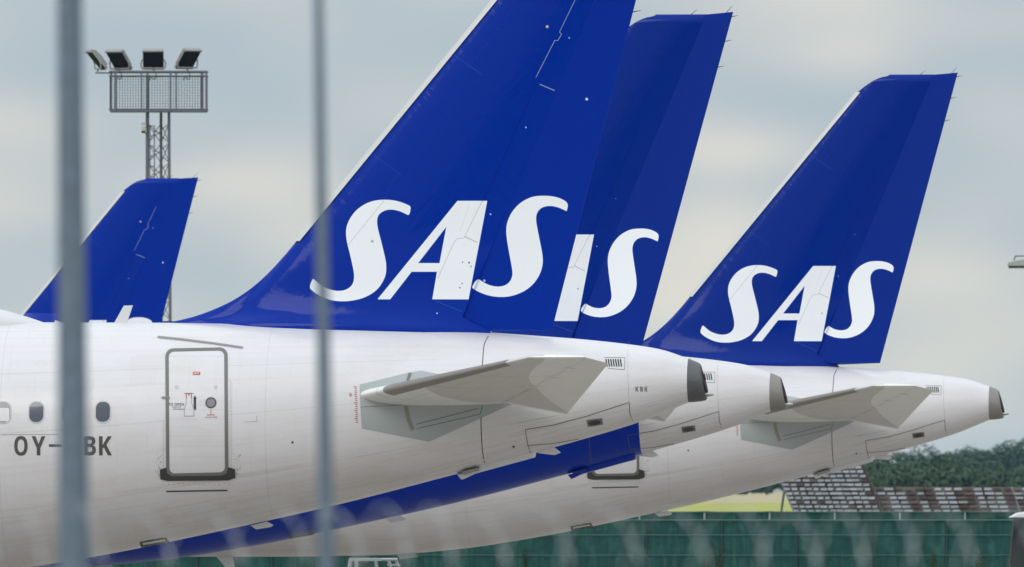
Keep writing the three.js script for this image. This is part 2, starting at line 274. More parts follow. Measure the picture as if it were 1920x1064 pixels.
function finCanvas(lettering, worn = true, base = 'rgb(0,43,149)') {
  const c = canvas(FWD, FHT), k = c.getContext('2d');
  const XY = ([px, py]) => { const [x, y] = local(px, py, 0.12); return [(x - FX0) / FXL * FWD, FHT - (y - FY0) / FYL * FHT]; };
  const R = (() => { let s = 5; return () => { s = (s * 1664525 + 1013904223) >>> 0; return s / 4294967296; }; })();
  k.fillStyle = base; k.fillRect(0, 0, FWD, FHT);
  for (let i = 0; i < 1500; i++) { const x = R() * FWD, y = R() * FHT, l = 20 + R() * 160; k.strokeStyle = `rgba(${R() < 0.5 ? '0,38,142' : '6,58,182'},${0.05 + R() * 0.08})`; k.lineWidth = 1 + R() * 3; k.beginPath(); k.moveTo(x, y); k.lineTo(x + l * 0.55, y - l * 0.83); k.stroke(); }
  if (lettering) {
    const smooth = (pts, sharp) => { const P = pts.map(XY), n = P.length; k.beginPath(); const m0 = [(P[n - 1][0] + P[0][0]) / 2, (P[n - 1][1] + P[0][1]) / 2]; k.moveTo(...m0); for (let i = 0; i < n; i++) { const q = P[(i + 1) % n]; k.quadraticCurveTo(...P[i], (P[i][0] + q[0]) / 2, (P[i][1] + q[1]) / 2); } k.closePath(); };
    k.fillStyle = '#f2f3f6';
    smooth(sTop); k.fill(); smooth(sRud); k.fill();
    k.beginPath(); aOut.map(XY).forEach((p, i) => i ? k.lineTo(...p) : k.moveTo(...p)); k.closePath(); aIn.map(XY).forEach((p, i) => i ? k.lineTo(...p) : k.moveTo(...p)); k.closePath(); k.fill('evenodd');
    k.strokeStyle = '#f2f3f6'; k.lineWidth = 3; k.lineJoin = 'round'; k.beginPath(); aOut.map(XY).forEach((p, i) => i ? k.lineTo(...p) : k.moveTo(...p)); k.closePath(); k.stroke();
  }
  const line = (pts, style, w) => { k.strokeStyle = style; k.lineWidth = w; k.beginPath(); pts.map(XY).forEach((p, i) => i ? k.lineTo(...p) : k.moveTo(...p)); k.stroke(); };
  const dots = (a, b, n, style, r) => { k.fillStyle = style; for (let i = 0; i <= n; i++) { const p = XY([lerp(a[0], b[0], i / n), lerp(a[1], b[1], i / n)]); k.fillRect(p[0] - r, p[1] - r, 2 * r, 2 * r); } };
  // access panels, seams, rivets of the fin as on the nearest airliner
  if (worn) line([[1078, 0], [1049, 60], [1053, 64], [1046, 76], [1040, 76], [1005, 145]], 'rgba(196,192,178,0.85)', 2.2);
  if (worn) line([[1012, 158], [1040, 170]], 'rgba(196,192,178,0.85)', 3);
  line([[1005, 160], [985, 205], [925, 340], [905, 378]], 'rgba(8,16,60,0.6)', 2);
  line([[905, 376], [874, 440], [870, 447], [858, 448], [852, 455], [822, 522]], 'rgba(90,88,86,0.5)', 1.4);
  line([[872, 444], [895, 455]], 'rgba(80,80,80,0.6)', 2);
  line([[818, 565], [868, 585]], 'rgba(120,140,200,0.5)', 1.5);
  dots([655, 458], [720, 378], 26, 'rgba(110,110,112,0.7)', 1.4);
  dots([846, 100], [905, 140], 24, 'rgba(160,170,200,0.45)', 1.2);
  dots([700, 290], [752, 328], 22, 'rgba(150,162,200,0.4)', 1.2);
  dots([556, 455], [582, 472], 12, 'rgba(150,162,200,0.35)', 1.2);
  dots([742, 330], [722, 372], 9, 'rgba(160,170,205,0.4)', 1.2);
  dots([960, 20], [880, 125], 12, 'rgba(150,162,200,0.35)', 1.3);
  dots([880, 385], [864, 432], 10, 'rgba(120,120,120,0.5)', 1.2);
  for (const [x, y, r, s] of worn ? [[1026, 50, 3.6, '#c9bfa0'], [1100, 186, 3.4, '#d8dde6'], [1067, 71, 1.8, '#b8c0da'], [986, 239, 2, '#c3cae2'], [909, 527, 3, '#b9b9bd'], [699, 453, 3.4, '#b4b6ba'], [880, 493, 2.2, '#55565a'], [868, 492, 1.8, '#77787c'], [884, 500, 1.6, '#55565a'], [867, 532, 1.6, '#66676b'], [863, 540, 1.8, '#55565a'], [821, 588, 1.8, '#c3cae2'], [920, 402, 2, '#c8cee4']] : [[880, 493, 2, '#8a8b8f'], [920, 402, 1.6, '#a8b0d4'], [960, 300, 1.4, '#98a2cc'], [1010, 260, 1.4, '#7f8cc4']]) { const p = XY([x, y]); k.fillStyle = s; k.beginPath(); k.arc(...p, r * 1.5, 0, 7); k.fill(); }
  for (let i = 0; i < 160; i++) { const p = XY([560 + R() * 600, R() * 600]); k.fillStyle = `rgba(150,165,215,${0.15 + R() * 0.3})`; k.fillRect(p[0], p[1], 1 + R() * 3, 1 + R() * 1.6); }
  return texOf(c);
}
const gloss = { specularIntensity: 0.28, bumpMap: waveTex, bumpScale: 0.0016 };
const finMaps = [finCanvas(true), finCanvas(true, false, 'rgb(2,40,134)')];
const finMat = phys(0xffffff, 0.10, { map: finMaps[0], ...gloss }), finMatPlain = phys(0xffffff, 0.10, { map: finMaps[1], ...gloss });
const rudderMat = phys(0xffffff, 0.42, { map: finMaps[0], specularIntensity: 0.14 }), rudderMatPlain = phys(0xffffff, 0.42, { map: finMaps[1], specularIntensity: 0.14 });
const finUV = (p) => [(p[0] - FX0) / FXL, (p[1] - FY0) / FYL];

const xMain = (y) => -6.56 + (y - 7.149) * 0.823, xTrail = (y) => -2.46 + (y - 5.735) * 0.2548;
const finLead = curve([[5.5, -8.62], [5.869, -8.60], [5.92, -8.34], [6.04, -7.96], [6.24, -7.53], [6.48, -7.19], [6.767, -6.89], [7.149, -6.56], [9, -5.037], [11.0, -3.391], [11.43, -3.03], [11.55, -2.88], [11.65, -2.73], [11.72, -2.58], [11.765, -2.38]]);
const rudHinge = (y) => -3.88 + (y - 5.94) * 0.4164;
const hingeX = (y) => y >= 5.94 ? rudHinge(y) - 0.006 : lerp(rudHinge(5.94) - 0.006, -3.42, clamp((5.94 - y) / 0.224));
const naca = (u, t) => 5 * t * (0.2969 * Math.sqrt(Math.max(0, u)) - 0.126 * u - 0.3516 * u * u + 0.2843 * u ** 3 - 0.1036 * u ** 4);
function finHalf(x, y) {
  const xm = xMain(y), c = xTrail(y) - xm, L = finLead(y), fd = sstep(7.4, 6.7, y);
  let h = c * naca(clamp((x - xm) / c), 0.105);
  const dors = fd * 0.085 * Math.sqrt(clamp((x - L) / 0.3));
  h = Math.sqrt(h * h + dors * dors);
  if (y > 7.0 && x < xm + 0.02) h = 0;
  const rim = sstep(L, L + 1.6, x);
  h += rim * 0.19 * Math.exp(-Math.max(0, y - topY(x)) / 0.22) * sstep(-3.2, -4.6, x);
  h *= Math.sqrt(clamp((11.79 - y) / 0.12));
  return h;
}
function finGeometry(sign0) {
  const rows = [], ys = [];
  for (let i = 0; i <= 26; i++) ys.push(5.46 + 0.045 * i);
  for (let y = 6.75; y < 11.35; y += 0.22) ys.push(y);
  for (const y of [11.4, 11.46, 11.52, 11.58, 11.63, 11.67, 11.7, 11.73, 11.755, 11.775, 11.788]) ys.push(y);
  for (const y of ys) {
    const L = finLead(y), H = hingeX(y), r = [], n = 44;
    for (let i = n; i >= 0; i--) { const s = (i / n) ** 1.9, x = lerp(L, H, s); r.push([x, y, -finHalf(x, y)]); }
    for (let i = 1; i <= n; i++) { const s = (i / n) ** 1.9, x = lerp(L, H, s); r.push([x, y, finHalf(x, y)]); }
    rows.push(r);
  }
  const skin = sheet(rows, finUV);
  const web = sheet(rows.map((r) => [r[0], r[r.length - 1]]), () => [0.02, 0.02]);
  const top = rows[rows.length - 1], nn = (top.length - 1) / 2, cap = sheet([top.slice(0, nn + 1).reverse(), top.slice(nn)], finUV);
  return mergeGeometries([skin, web, cap]);
}
function rudderGeometry() { // relative to the lower hinge point
  const rows = [[], []].map(() => []), nS = 24, nV = 60, foot = curve([[0, 5.94], [0.27, 5.75], [0.35, 5.74], [1, 5.735]]), topE = (s) => 11.775 + 0.035 * s;
  for (let v = 0; v <= nV; v++) {
    const a = [], b = [];
    for (let i = 0; i <= nS; i++) {
      const s = i / nS, y = lerp(foot(s), topE(s), v / nV), x = lerp(rudHinge(y), xTrail(y), s), c = xTrail(y) - xMain(y);
      const h = Math.max(0.006, c * naca((rudHinge(y) - xMain(y)) / c, 0.105) * 0.97 * (1 - 0.93 * s)) * Math.sqrt(clamp((11.86 - y) / 0.1));
      a.push([x, y, h]); b.push([x, y, -h]);
    }
    rows[0].push(a); rows[1].push(b);
  }
  const parts = [sheet(rows[0], finUV), sheet(rows[1].map((r) => r.slice().reverse()), finUV)];
  const edge = (pick) => sheet([rows[0], rows[1]].map((R) => pick(R)), finUV);
  parts.push(edge((R) => R.map((r) => r[0])), edge((R) => R.map((r) => r[nS])), edge((R) => R[0]), edge((R) => R[nV]));
  const g = mergeGeometries(parts); g.translate(-rudHinge(5.94), -5.94, 0); return g;
}
const HINGE = new THREE.Vector3(rudHinge(11.8) - rudHinge(5.94), 11.8 - 5.94, 0).normalize();
const rudderGeo = rudderGeometry(), finGeo = finGeometry();

// ---- tailplane
const tLE = (z) => -5.42 + (z - 1.3) * 0.6355, tTE = (z) => -2.10 + (z - 1.1) * 0.2069, tY = (z) => 4.70 + (z - 1.3) * 0.1163;
const stabCanvas = (() => {
  const n = 1024, c = canvas(n, n), k = c.getContext('2d'), R = (() => { let s = 9; return () => { s = (s * 1664525 + 1013904223) >>> 0; return s / 4294967296; }; })();
  k.fillStyle = '#efedea'; k.fillRect(0, 0, n, n);
  // darker grey patch across the underside
  const P = (px, py) => { // pixel on the nearest tailplane -> chord fraction / span
    let z = 4; for (let i = 0; i < 30; i++) { const y = local(px, py, z)[1]; const e = (y - (tY(z) - 0.06)); z -= -e / 0.1163 * -0.6; z = clamp(z, 1.2, 6.2); } const x = local(px, py, z)[0]; return [(x - tLE(z)) / (tTE(z) - tLE(z)) * n, n - z / 6.4 * n]; };
  const patch = (pts, col) => { k.fillStyle = col; k.beginPath(); pts.forEach((p, i) => { const q = P(...p); i ? k.lineTo(...q) : k.moveTo(...q); }); k.closePath(); k.fill(); };
  patch([[850, 716], [905, 709], [985, 702], [1035, 690], [1068, 684], [1022, 716], [1045, 728], [1070, 740], [1060, 742], [1040, 734], [1000, 730], [960, 740], [900, 752], [800, 752], [820, 735]], '#d3d0cb');
  for (let i = 0; i < 400; i++) { k.fillStyle = `rgba(110,104,96,${0.02 + R() * 0.05})`; const x = R() * n, y = R() * n; k.fillRect(x, y, 10 + R() * 90, 1 + R() * 5); }
  k.strokeStyle = 'rgba(80,76,70,0.5)'; k.lineWidth = 2; for (const f of [0.16, 0.36, 0.69]) { k.beginPath(); k.moveTo(f * n, 0); k.lineTo(f * n, n); k.stroke(); }
  for (const f of [0.3, 0.5, 0.72, 0.88]) { k.beginPath(); k.moveTo(0, f * n); k.lineTo(0.69 * n, f * n + 20); k.stroke(); }
  return texOf(c);
})();
const stabMat = std(0xffffff, 0.5, 0, { map: stabCanvas });
function stabSection(z, f0, f1, n, drop) {
  const L = tLE(z), T = tTE(z), c = T - L, up = [], lo = [];
  for (let i = 0; i <= n; i++) {
    const f = f0 === 0 ? (i / n) ** 2 * f1 : lerp(f0, f1, i / n), h = Math.max(c * naca(f, 0.10), 0.004) * (z > 6.05 ? Math.sqrt(clamp((6.235 - z) / 0.18)) : 1), fx = Math.max(0, f - 0.7) * c;
    const x = L + Math.min(f, 0.7) * c + fx * Math.cos(drop), y = tY(z) - fx * Math.sin(drop);
    up.push([x, y + h, z]); lo.push([x, y - h * 0.9, z]);
  }
  return { up, lo };
}
function stabGeometry(sign, elevator) {
  const zs = elevator ? [1.08, 1.5, 2, 3, 4, 5, 6, 6.1, 6.18, 6.22, 6.234] : [0.35, 0.7, 1.1, 1.5, 2, 3, 4, 5, 6, 6.08, 6.14, 6.18, 6.21, 6.23, 6.234], n = elevator ? 8 : 26;
  const [f0, f1, drop] = elevator ? [0.702, 1, 0.27] : [0, 0.698, 0];
  const S = zs.map((z) => stabSection(z, f0, f1, n, drop));
  const uv = (p) => [(Math.abs(p[2]) > -1) ? (p[0] - tLE(Math.abs(p[2]))) / (tTE(Math.abs(p[2])) - tLE(Math.abs(p[2]))) : 0, Math.abs(p[2]) / 6.4];
  const f = (r) => r.map(([x, y, z]) => [x, y, z * sign]);
  const parts = [sheet(S.map((s) => f(s.up)), uv), sheet(S.map((s) => f(s.lo)), uv), sheet(S.map((s) => f([s.up[0], s.lo[0]])), uv), sheet(S.map((s) => f([s.up[n], s.lo[n]])), uv), sheet([f(S[0].up), f(S[0].lo)], uv), sheet([f(S[S.length - 1].up), f(S[S.length - 1].lo)], uv)];
  return mergeGeometries(parts);
}
const stabLeadMat = std(lin(0.30, 0.27, 0.235), 0.4, 0.35);
function stabLead(sign) {
  const rows = [];
  for (let j = 0; j <= 20; j++) { const z = lerp(2.0, 5.55, j / 20), L = tLE(z), c = tTE(z) - L, r = []; for (let i = -8; i <= 8; i++) { const f = (i / 8) ** 2 * (0.055), h = c * naca(f, 0.10) * (i < 0 ? 0.9 : 1); r.push([L + f * c - 0.006, tY(z) + Math.sign(i) * (h + 0.005), z * sign]); } rows.push(r); }
  return sheet(rows);
}

// ---- wings, engines and gear (mostly outside the frame, they carry the airliner and show one wingtip)
function wingGeometry(sign) {
  const st = [[1.2, -25.9, 7.2, 2.55, 0.15], [6.4, -22.9, 4.1, 3.05, 0.12], [16.6, -17.6, 1.6, 4.1, 0.11]];
  const rows = st.map(([z, x, c, y, t]) => { const r = []; for (let i = -16; i <= 16; i++) { const f = (i / 16) ** 2; r.push([x + f * c, y + Math.sign(i) * Math.max(c * naca(f, t), 0.004) * (i < 0 ? 0.6 : 1), z * sign]); } return r; });
  return sheet(rows);
}
function sharkletGeometry(sign) {
  const rows = [];
  for (let j = 0; j <= 10; j++) { const t = j / 10, bend = sstep(0, 0.45, t), z = 16.6 + 1.1 * Math.sin(t * 1.2) , y = 4.1 + 2.42 * t * (0.35 + 0.65 * bend), x = -17.6 + 1.75 * t, c = lerp(1.6, 0.62, t), r = []; for (let i = -10; i <= 10; i++) { const f = (i / 10) ** 2; r.push([x + f * c, y, (z + Math.sign(i) * Math.max(c * naca(f, 0.1), 0.004)) * sign]); } rows.push(r); }
  return sheet(rows);
}
const wheelGeo = (() => { const p = [[0.2, -0.2], [0.45, -0.2], [0.55, -0.15], [0.58, 0], [0.55, 0.15], [0.45, 0.2], [0.2, 0.2]].map(([r, h]) => new THREE.Vector2(r, h)); const g = new THREE.LatheGeometry(p, 28); g.rotateX(Math.PI / 2); return g; })();

function makeAirliner() {
  const g = group('passenger_airliner');
  mesh('rear_fuselage', hull(-18, -0.28, 150), hullMat, g);
  mesh('forward_fuselage', hull(-37.5, -18, 70), white, g);
  // fin
  const fin = mesh('fin', finGeo, finMat, g);
  { // bare metal leading edge
    const rows = []; for (let j = 0; j <= 40; j++) { const y = lerp(7.16, 11.42, j / 40), c = xTrail(y) - xMain(y), r = []; for (let i = -8; i <= 8; i++) { const d = (i / 8) ** 2 * 0.105; r.push([xMain(y) + d - 0.045, y, Math.sign(i) * (c * naca(d / c, 0.105) + 0.006)]); } rows.push(r); }
    mesh('leading_edge', sheet(rows), leMetal, fin);
    // seal between fin and hull
  }
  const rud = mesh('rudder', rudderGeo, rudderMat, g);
  rud.position.set(rudHinge(5.94), 5.94, 0);
  for (const y of [11.72, 11.27, 10.8]) mesh('static_discharger', bar([xTrail(y) - rud.position.x, y - 5.94, 0], [xTrail(y) + 0.13 - rud.position.x, y - 5.94 + 0.02, 0], 0.010, 0.003, 5), darkGrey, rud);
  mesh('static_discharger', bar([-1.05 - rud.position.x, 11.8 - 5.94, 0], [-0.93 - rud.position.x, 11.93 - 5.94, 0], 0.007, 0.003, 5), darkGrey, rud);
  mesh('static_discharger', bar([-1.75, 11.775, 0], [-1.62, 11.88, 0], 0.007, 0.003, 5), darkGrey, fin);
  // tailplane
  for (const s of [1, -1]) {
    const st = mesh('stabilizer', stabGeometry(s, false), stabMat, g);
    mesh('elevator', stabGeometry(s, true), stabMat, st);
    mesh('leading_edge', stabLead(s), stabLeadMat, st);
    for (const z of [2.0, 3.1, 4.2, 5.3]) { const c = tTE(z) - tLE(z), h = c * naca(0.7, 0.1) * 0.9; mesh('hinge_fairing', box(0.26, 0.025, 0.05, tLE(z) + 0.69 * c, tY(z) - h - 0.008, z * s, 0, 0, -0.06), stabMat, st); }
  }
  // grey rub area round the tailplane root, with the slide seals
  const pad = mesh('root_panel', lay([poly(sidePts([[674, 722], [767, 699], [790, 696], [850, 707], [905, 722], [962, 757], [880, 795], [804, 829], [678, 804]]))], 0.003, 5), grey, g);
  mesh('slide_seal', lay(ribbon(sidePts([[762, 722], [769, 700]]), 0.05), 0.007, 1), frameGrey, pad);
  mesh('slide_seal', lay(ribbon(sidePts([[761, 762], [765, 785], [774, 807]]), 0.065), 0.007, 1), std(lin(0.27, 0.255, 0.23), 0.6), pad);
  for (const [q, w] of [[[[780, 796], [897, 766]], 0.009], [[[782, 804], [900, 777], [905, 762]], 0.008], [[[676, 764], [755, 760]], 0.006]]) mesh('seam', lay(ribbon(sidePts(q), w), 0.006, 1), jointInk, pad);
  // red trim scale ahead of it
  for (let i = 0; i <= 18; i++) { const y = 726 + i * 3.7, l = i % 4 === 0 ? 6.5 : 4.5; mesh('trim_mark', lay(ribbon(sidePts([[669 - l + i * 0.12, y], [669 + i * 0.12, y]]), 0.011), 0.004, 1), red, g); }
  mesh('trim_numeral', lay(textShapes('0', 0.055, ...side(657, 741)), 0.004, 1), red, g);
  // hull joints drawn as real sealed gaps
  const seams = [[[921, 624], [908, 645], [904, 690], [902, 740], [902, 800], [905, 850], [912, 876]], [[985, 806], [990, 836], [996, 850]], [[985, 806], [1040, 797], [1100, 781], [1180, 755], [1181, 775], [1186, 790]], [[988, 836], [1040, 832], [1085, 824]], [[1133, 671], [1172, 671], [1171, 694], [1140, 691]], [[0, 816], [110, 815]], [[458, 792], [481, 791], [481, 780]], [[1180, 640], [1180, 754]]];
  seams.forEach((s, i) => mesh('seam', lay(ribbon(sidePts(s), [0.014, 0.011, 0.010, 0.007, 0.006, 0.005, 0.004, 0.003][i]), 0.003, 1), i === 7 ? frameGrey : jointInk, g));
  // rear door
  const doorway = (x0, y0, x1, y1, r, tilt = 0) => { const o = []; for (const [cx, cy, a] of [[x1 - r, y1 - r, 0], [x0 + r, y1 - r, 1], [x0 + r, y0 + r, 2], [x1 - r, y0 + r, 3]]) for (let i = 0; i <= 6; i++) { const t = (a + i / 6) * Math.PI / 2; o.push([cx + r * Math.cos(t), cy + r * Math.sin(t)]); } const f = []; o.forEach((p, i) => { const q = o[(i + 1) % o.length], n = Math.max(1, Math.round(Math.hypot(q[0] - p[0], q[1] - p[1]) / 12)); for (let k = 0; k < n; k++) f.push([lerp(p[0], q[0], k / n), lerp(p[1], q[1], k / n)]); }); return new THREE.Shape(sidePts(f.map(([x, y]) => [x + (y - 770) * 0.006, y - (x - 368) * 0.02])).map((p) => new THREE.Vector2(...p))); };
  const door = mesh('door', lay([doorway(316.5, 659.5, 420.5, 887, 10)], 0.006, 4), hullMat, g);
  door.geometry.attributes.uv.array.forEach((v, i, a) => { a[i] = i % 2 ? v / 6.5 : (v - U0) / ULEN; });
  mesh('door_frame', lay([ringShape(doorway(310, 653.5, 427, 893.5, 15), doorway(316.5, 659.5, 420.5, 887, 10))], 0.009, 4), frameGrey, door);
  mesh('door_sill', lay([poly(sidePts([[299, 881], [311, 877], [313, 888], [322, 893], [415, 892], [425, 887], [427, 876], [440, 880], [441, 896], [427, 901], [313, 902], [300, 899]]))], 0.012, 3), darkGrey, door);
  const wx = side(395, 756);
  mesh('window_frame', lay([ringShape(circle(wx[0], wx[1], 0.088), circle(wx[0], wx[1], 0.068))], 0.012, 0), std(lin(0.05, 0.05, 0.05), 0.4), door);
  mesh('window_pane', lay([circle(wx[0], wx[1], 0.07)], 0.009, 1), phys(lin(0.22, 0.22, 0.22), 0.15, { clearcoat: 1 }), door);
  for (const p of [[331, 727], [404, 727]]) { const q = side(...p); mesh('latch', lay([ringShape(circle(q[0], q[1], 0.026), circle(q[0], q[1], 0.017))], 0.009, 0), std(lin(0.4, 0.4, 0.36), 0.5), door); }
  const ex = side(368, 701); mesh('exit_placard', lay([rounded(ex[0] - 0.058, ex[1] - 0.026, ex[0] + 0.058, ex[1] + 0.026, 0.006)], 0.009, 0), std(lin(0.55, 0.03, 0.025), 0.5), door);
  mesh('exit_lettering', lay(textShapes('EXIT', 0.032, ex[0], ex[1]), 0.012, 0), std(lin(0.8, 0.75, 0.73), 0.5), door);
  mesh('arrow', lay([poly(sidePts([[362.6, 769], [362.6, 748], [361.5, 748], [365, 742], [368.5, 748], [367.4, 748], [367.4, 769]]))], 0.009, 0), darkGrey, door);
  const handle = [[349, 738], [348.5, 757], [345, 768], [345, 781], [363, 781], [363, 768], [359, 757], [358.5, 738]];
  mesh('handle_flap', lay(ribbon(sidePts([...handle, handle[0]]), 0.01), 0.009, 0), std(lin(0.33, 0.31, 0.3), 0.5), door);
  mesh('handle_marking', lay([...ribbon(sidePts([[349, 738], [349, 748]]), 0.014), ...ribbon(sidePts([[358.5, 738], [358.5, 748]]), 0.014), circle(...side(354, 741), 0.014), ...textShapes('!', 0.06, ...side(395, 773)), ...textShapes('DANGER', 0.022, ...side(395, 778.5)), ...textShapes('DO NOT OPEN', 0.02, ...side(396, 783))], 0.010, 0), std(lin(0.5, 0.09, 0.08), 0.6), door);
  mesh('door_instruction', lay([...textShapes('TO OPEN', 0.042, ...side(330, 759)), ...textShapes('PUSH FLAP', 0.02, ...side(331, 764)), ...textShapes('LIFT HANDLE', 0.02, ...side(334, 768)), ...ribbon(sidePts([[344, 738.5], [363, 738.5]]), 0.008)], 0.009, 0), std(lin(0.12, 0.115, 0.11), 0.6), door);
  mesh('hinge_arm', lay([poly(sidePts([[302.5, 744.5], [318, 744.5], [318, 748.5], [302.5, 748.5]]))], 0.014, 0), std(lin(0.22, 0.21, 0.2), 0.5), door);
  mesh('rain_gutter', lay(ribbon(sidePts([[295, 633], [340, 637.5], [400, 645], [455, 653]]), 0.024), 0.018, 1), std(lin(0.28, 0.27, 0.25), 0.5), g);
  mesh('sill_line', lay(ribbon(sidePts([[311, 922], [426, 920]]), 0.022), 0.005, 1), inkBrown, g);
  // rivet rows round the door
  { const dots = []; for (let i = 0; i < 34; i++) for (const c of [431, 434]) dots.push([c, 716 + i * 5.1 + (c - 431)]); for (let i = 0; i < 26; i++) { dots.push([437 + rnd() * 14, 850 + rnd() * 42]); dots.push([290 + rnd() * 14, 850 + rnd() * 45]); } for (let i = 0; i < 24; i++) dots.push([306, 790 + i * 4]); for (let i = 0; i < 14; i++) dots.push([306 + i * 9.5, 907 + (i % 3)]); 
    mesh('rivet', lay(dots.map((p) => { const q = side(...p); return poly([[q[0] - 0.006, q[1] - 0.006], [q[0] + 0.006, q[1] - 0.006], [q[0] + 0.006, q[1] + 0.006], [q[0] - 0.006, q[1] + 0.006]]); }), 0.003, 0), std(lin(0.3, 0.29, 0.28), 0.6), g).userData.kind = 'stuff'; }
  // cabin windows
  for (let i = 0; i < 8; i++) {
    const q = side(192.3 - 62.4 * i, 773 + 0.35 * i), w = 0.112, h = 0.158;
    const ring = mesh('window_frame', lay([ringShape(rounded(q[0] - w - 0.018, q[1] - h - 0.018, q[0] + w + 0.018, q[1] + h + 0.018, 0.118), rounded(q[0] - w, q[1] - h, q[0] + w, q[1] + h, 0.1))], 0.008, 1), std(lin(0.55, 0.55, 0.54), 0.4), g);
    mesh('window_pane', lay([rounded(q[0] - w, q[1] - h, q[0] + w, q[1] + h, 0.1)], 0.004, 1), glass, ring);
    if (i === 3) { mesh('window_blind', lay([rounded(q[0] - w + 0.02, q[1] - h + 0.015, q[0] + w - 0.01, q[1] + h * 0.45, 0.04)], 0.007, 0), white, ring); }
  }
  // APU exhaust
  const A = group('exhaust_cone'); g.add(A);
  { const ring = [], inner = []; const s = sec(-0.28);
    for (let i = 0; i <= 48; i++) { const th = 2 * Math.PI * i / 48, S = Math.sin(th), C = Math.cos(th); ring.push([S, C]); }
    const row = (f, x0, sl, ry, rz, cy) => ring.map(([S, C]) => [x0 - sl * S, cy + ry * S, rz * C]);
    mesh('heat_shield', sheet([row(0, -0.285, 0, s.ry + 0.004, s.rz + 0.004, s.cy), row(0, -0.2, 0.012, 0.332, 0.330, 4.926), row(0, -0.11, 0.035, 0.312, 0.312, 4.918), row(0, -0.065, 0.048, 0.298, 0.298, 4.916), row(0, -0.042, 0.052, 0.276, 0.276, 4.916), row(0, -0.045, 0.052, 0.25, 0.25, 4.916), row(0, -0.09, 0.05, 0.235, 0.235, 4.918)]), darkMetal, A);
    mesh('exhaust_pipe', sheet([row(0, -0.3, 0, 0.17, 0.17, 4.95), row(0, -0.06, 0.05, 0.19, 0.19, 4.935), row(0, -0.025, 0.05, 0.185, 0.185, 4.935), row(0, -0.025, 0.05, 0.165, 0.165, 4.935), row(0, -0.25, 0, 0.15, 0.15, 4.95), row(0, -0.25, 0, 0.001, 0.001, 4.95)]), std(lin(0.09, 0.07, 0.06), 0.5, 0.7), A);
    mesh('bulkhead', sheet([row(0, -0.1, 0.05, 0.262, 0.262, 4.917), row(0, -0.1, 0.05, 0.001, 0.001, 4.917)]), darkGrey, A);
    const lamp = mesh('tail_light', merged([bar([-0.04, 4.715, 0.03], [0.055, 4.715, 0.03], 0.042, 0.036, 14), bar([0.055, 4.715, 0.03], [0.115, 4.718, 0.03], 0.032, 0.02, 14)]), metal, A);
    void inner; void lamp; }
  // vents and hatches
  const vent = mesh('vent', lay([poly(sidePts([[1134, 672], [1171, 672], [1171, 693], [1134, 691]]))], 0.002, 1), white, g);
  for (let i = 0; i < 7; i++) mesh('slat', lay(ribbon(sidePts([[1136 + i * 4.5, 674], [1138.5 + i * 4.5, 688]]), 0.019), 0.006, 0), black, vent);
  const hatch = mesh('hatch', lay([poly(sidePts([[1100, 788], [1129, 784.5], [1131, 796.5], [1102, 801]]))], 0.004, 1), frameGrey, g);
  mesh('inlet', lay([(() => { const a = side(1115, 793), s = new THREE.Shape(); s.absellipse(a[0], a[1], 0.095, 0.036, 0, 2 * Math.PI, false, 0.16); return s; })()], 0.007, 0), darkGrey, hatch);
  const dr = sidePts([[261, 1017], [311, 1008], [317, 1015], [312, 1019], [264, 1027]]), di = sidePts([[267, 1018.5], [308, 1011.5], [311, 1015.5], [268, 1023]]);
  mesh('drain_hatch', lay([ringShape(poly(dr), poly(di))], 0.005, 2), std(lin(0.09, 0.08, 0.07), 0.6), g);
  // belly fittings on the keel
  const keel = (px, d = 0) => { const x = local(px, 900, 0)[0]; return [x, botY(x) - d]; };
  { const a = keel(862), b = keel(912), c = keel(1000), d = keel(1003);
    const sh = new THREE.Shape([[a[0], a[1] - 0.03], [a[0] + 0.04, a[1] - 0.075], [b[0] - 0.2, b[1] - 0.1], [c[0], c[1] - 0.05], [d[0], d[1] + 0.03], [b[0], b[1] + 0.05], [a[0] + 0.25, a[1] + 0.02]].map((p) => new THREE.Vector2(...p)));
    const e = new THREE.ExtrudeGeometry(sh, { depth: 0.34, bevelEnabled: true, bevelSize: 0.02, bevelThickness: 0.03, bevelSegments: 2 }); e.translate(0, 0, -0.17);
    mesh('tail_skid', e, white, g);
    mesh('cooling_inlet', merged([box(0.26, 0.05, 0.2, a[0] + 0.2, a[1] + 0.035, 0.22, 0, 0, 0.25)]), std(lin(0.28, 0.265, 0.24), 0.6), g); }
  const blade = (name, pts, w, mat) => { const e = new THREE.ExtrudeGeometry(new THREE.Shape(pts.map((p) => new THREE.Vector2(...p))), { depth: w, bevelEnabled: true, bevelSize: 0.004, bevelThickness: 0.008, bevelSegments: 1 }); e.translate(0, 0, -w / 2); return mesh(name, e, mat, g); };
  const L0 = (px, py) => local(px, py, 0);
  blade('drain_mast', [L0(1003, 846), L0(1038, 839), L0(1051, 849), L0(1040, 853.5), L0(1010, 850)], 0.05, white);
  blade('blade_antenna', [L0(470, 986), L0(500, 979), L0(512, 985.5), L0(506, 989), L0(480, 993)], 0.03, white);
  blade('blade_antenna', [[-12.75, 1.86], [-12.35, 1.86], [-12.25, 1.73], [-12.62, 1.68]], 0.03, grey);
  blade('drain_mast', [[-16.5, 1.76], [-16.15, 1.76], [-16.1, 1.5], [-16.28, 1.5]], 0.04, white);
  blade('blade_antenna', [L0(214, 606), L0(232, 574), L0(248, 573.5), L0(237, 606)], 0.025, std(lin(0.7, 0.7, 0.68), 0.4));
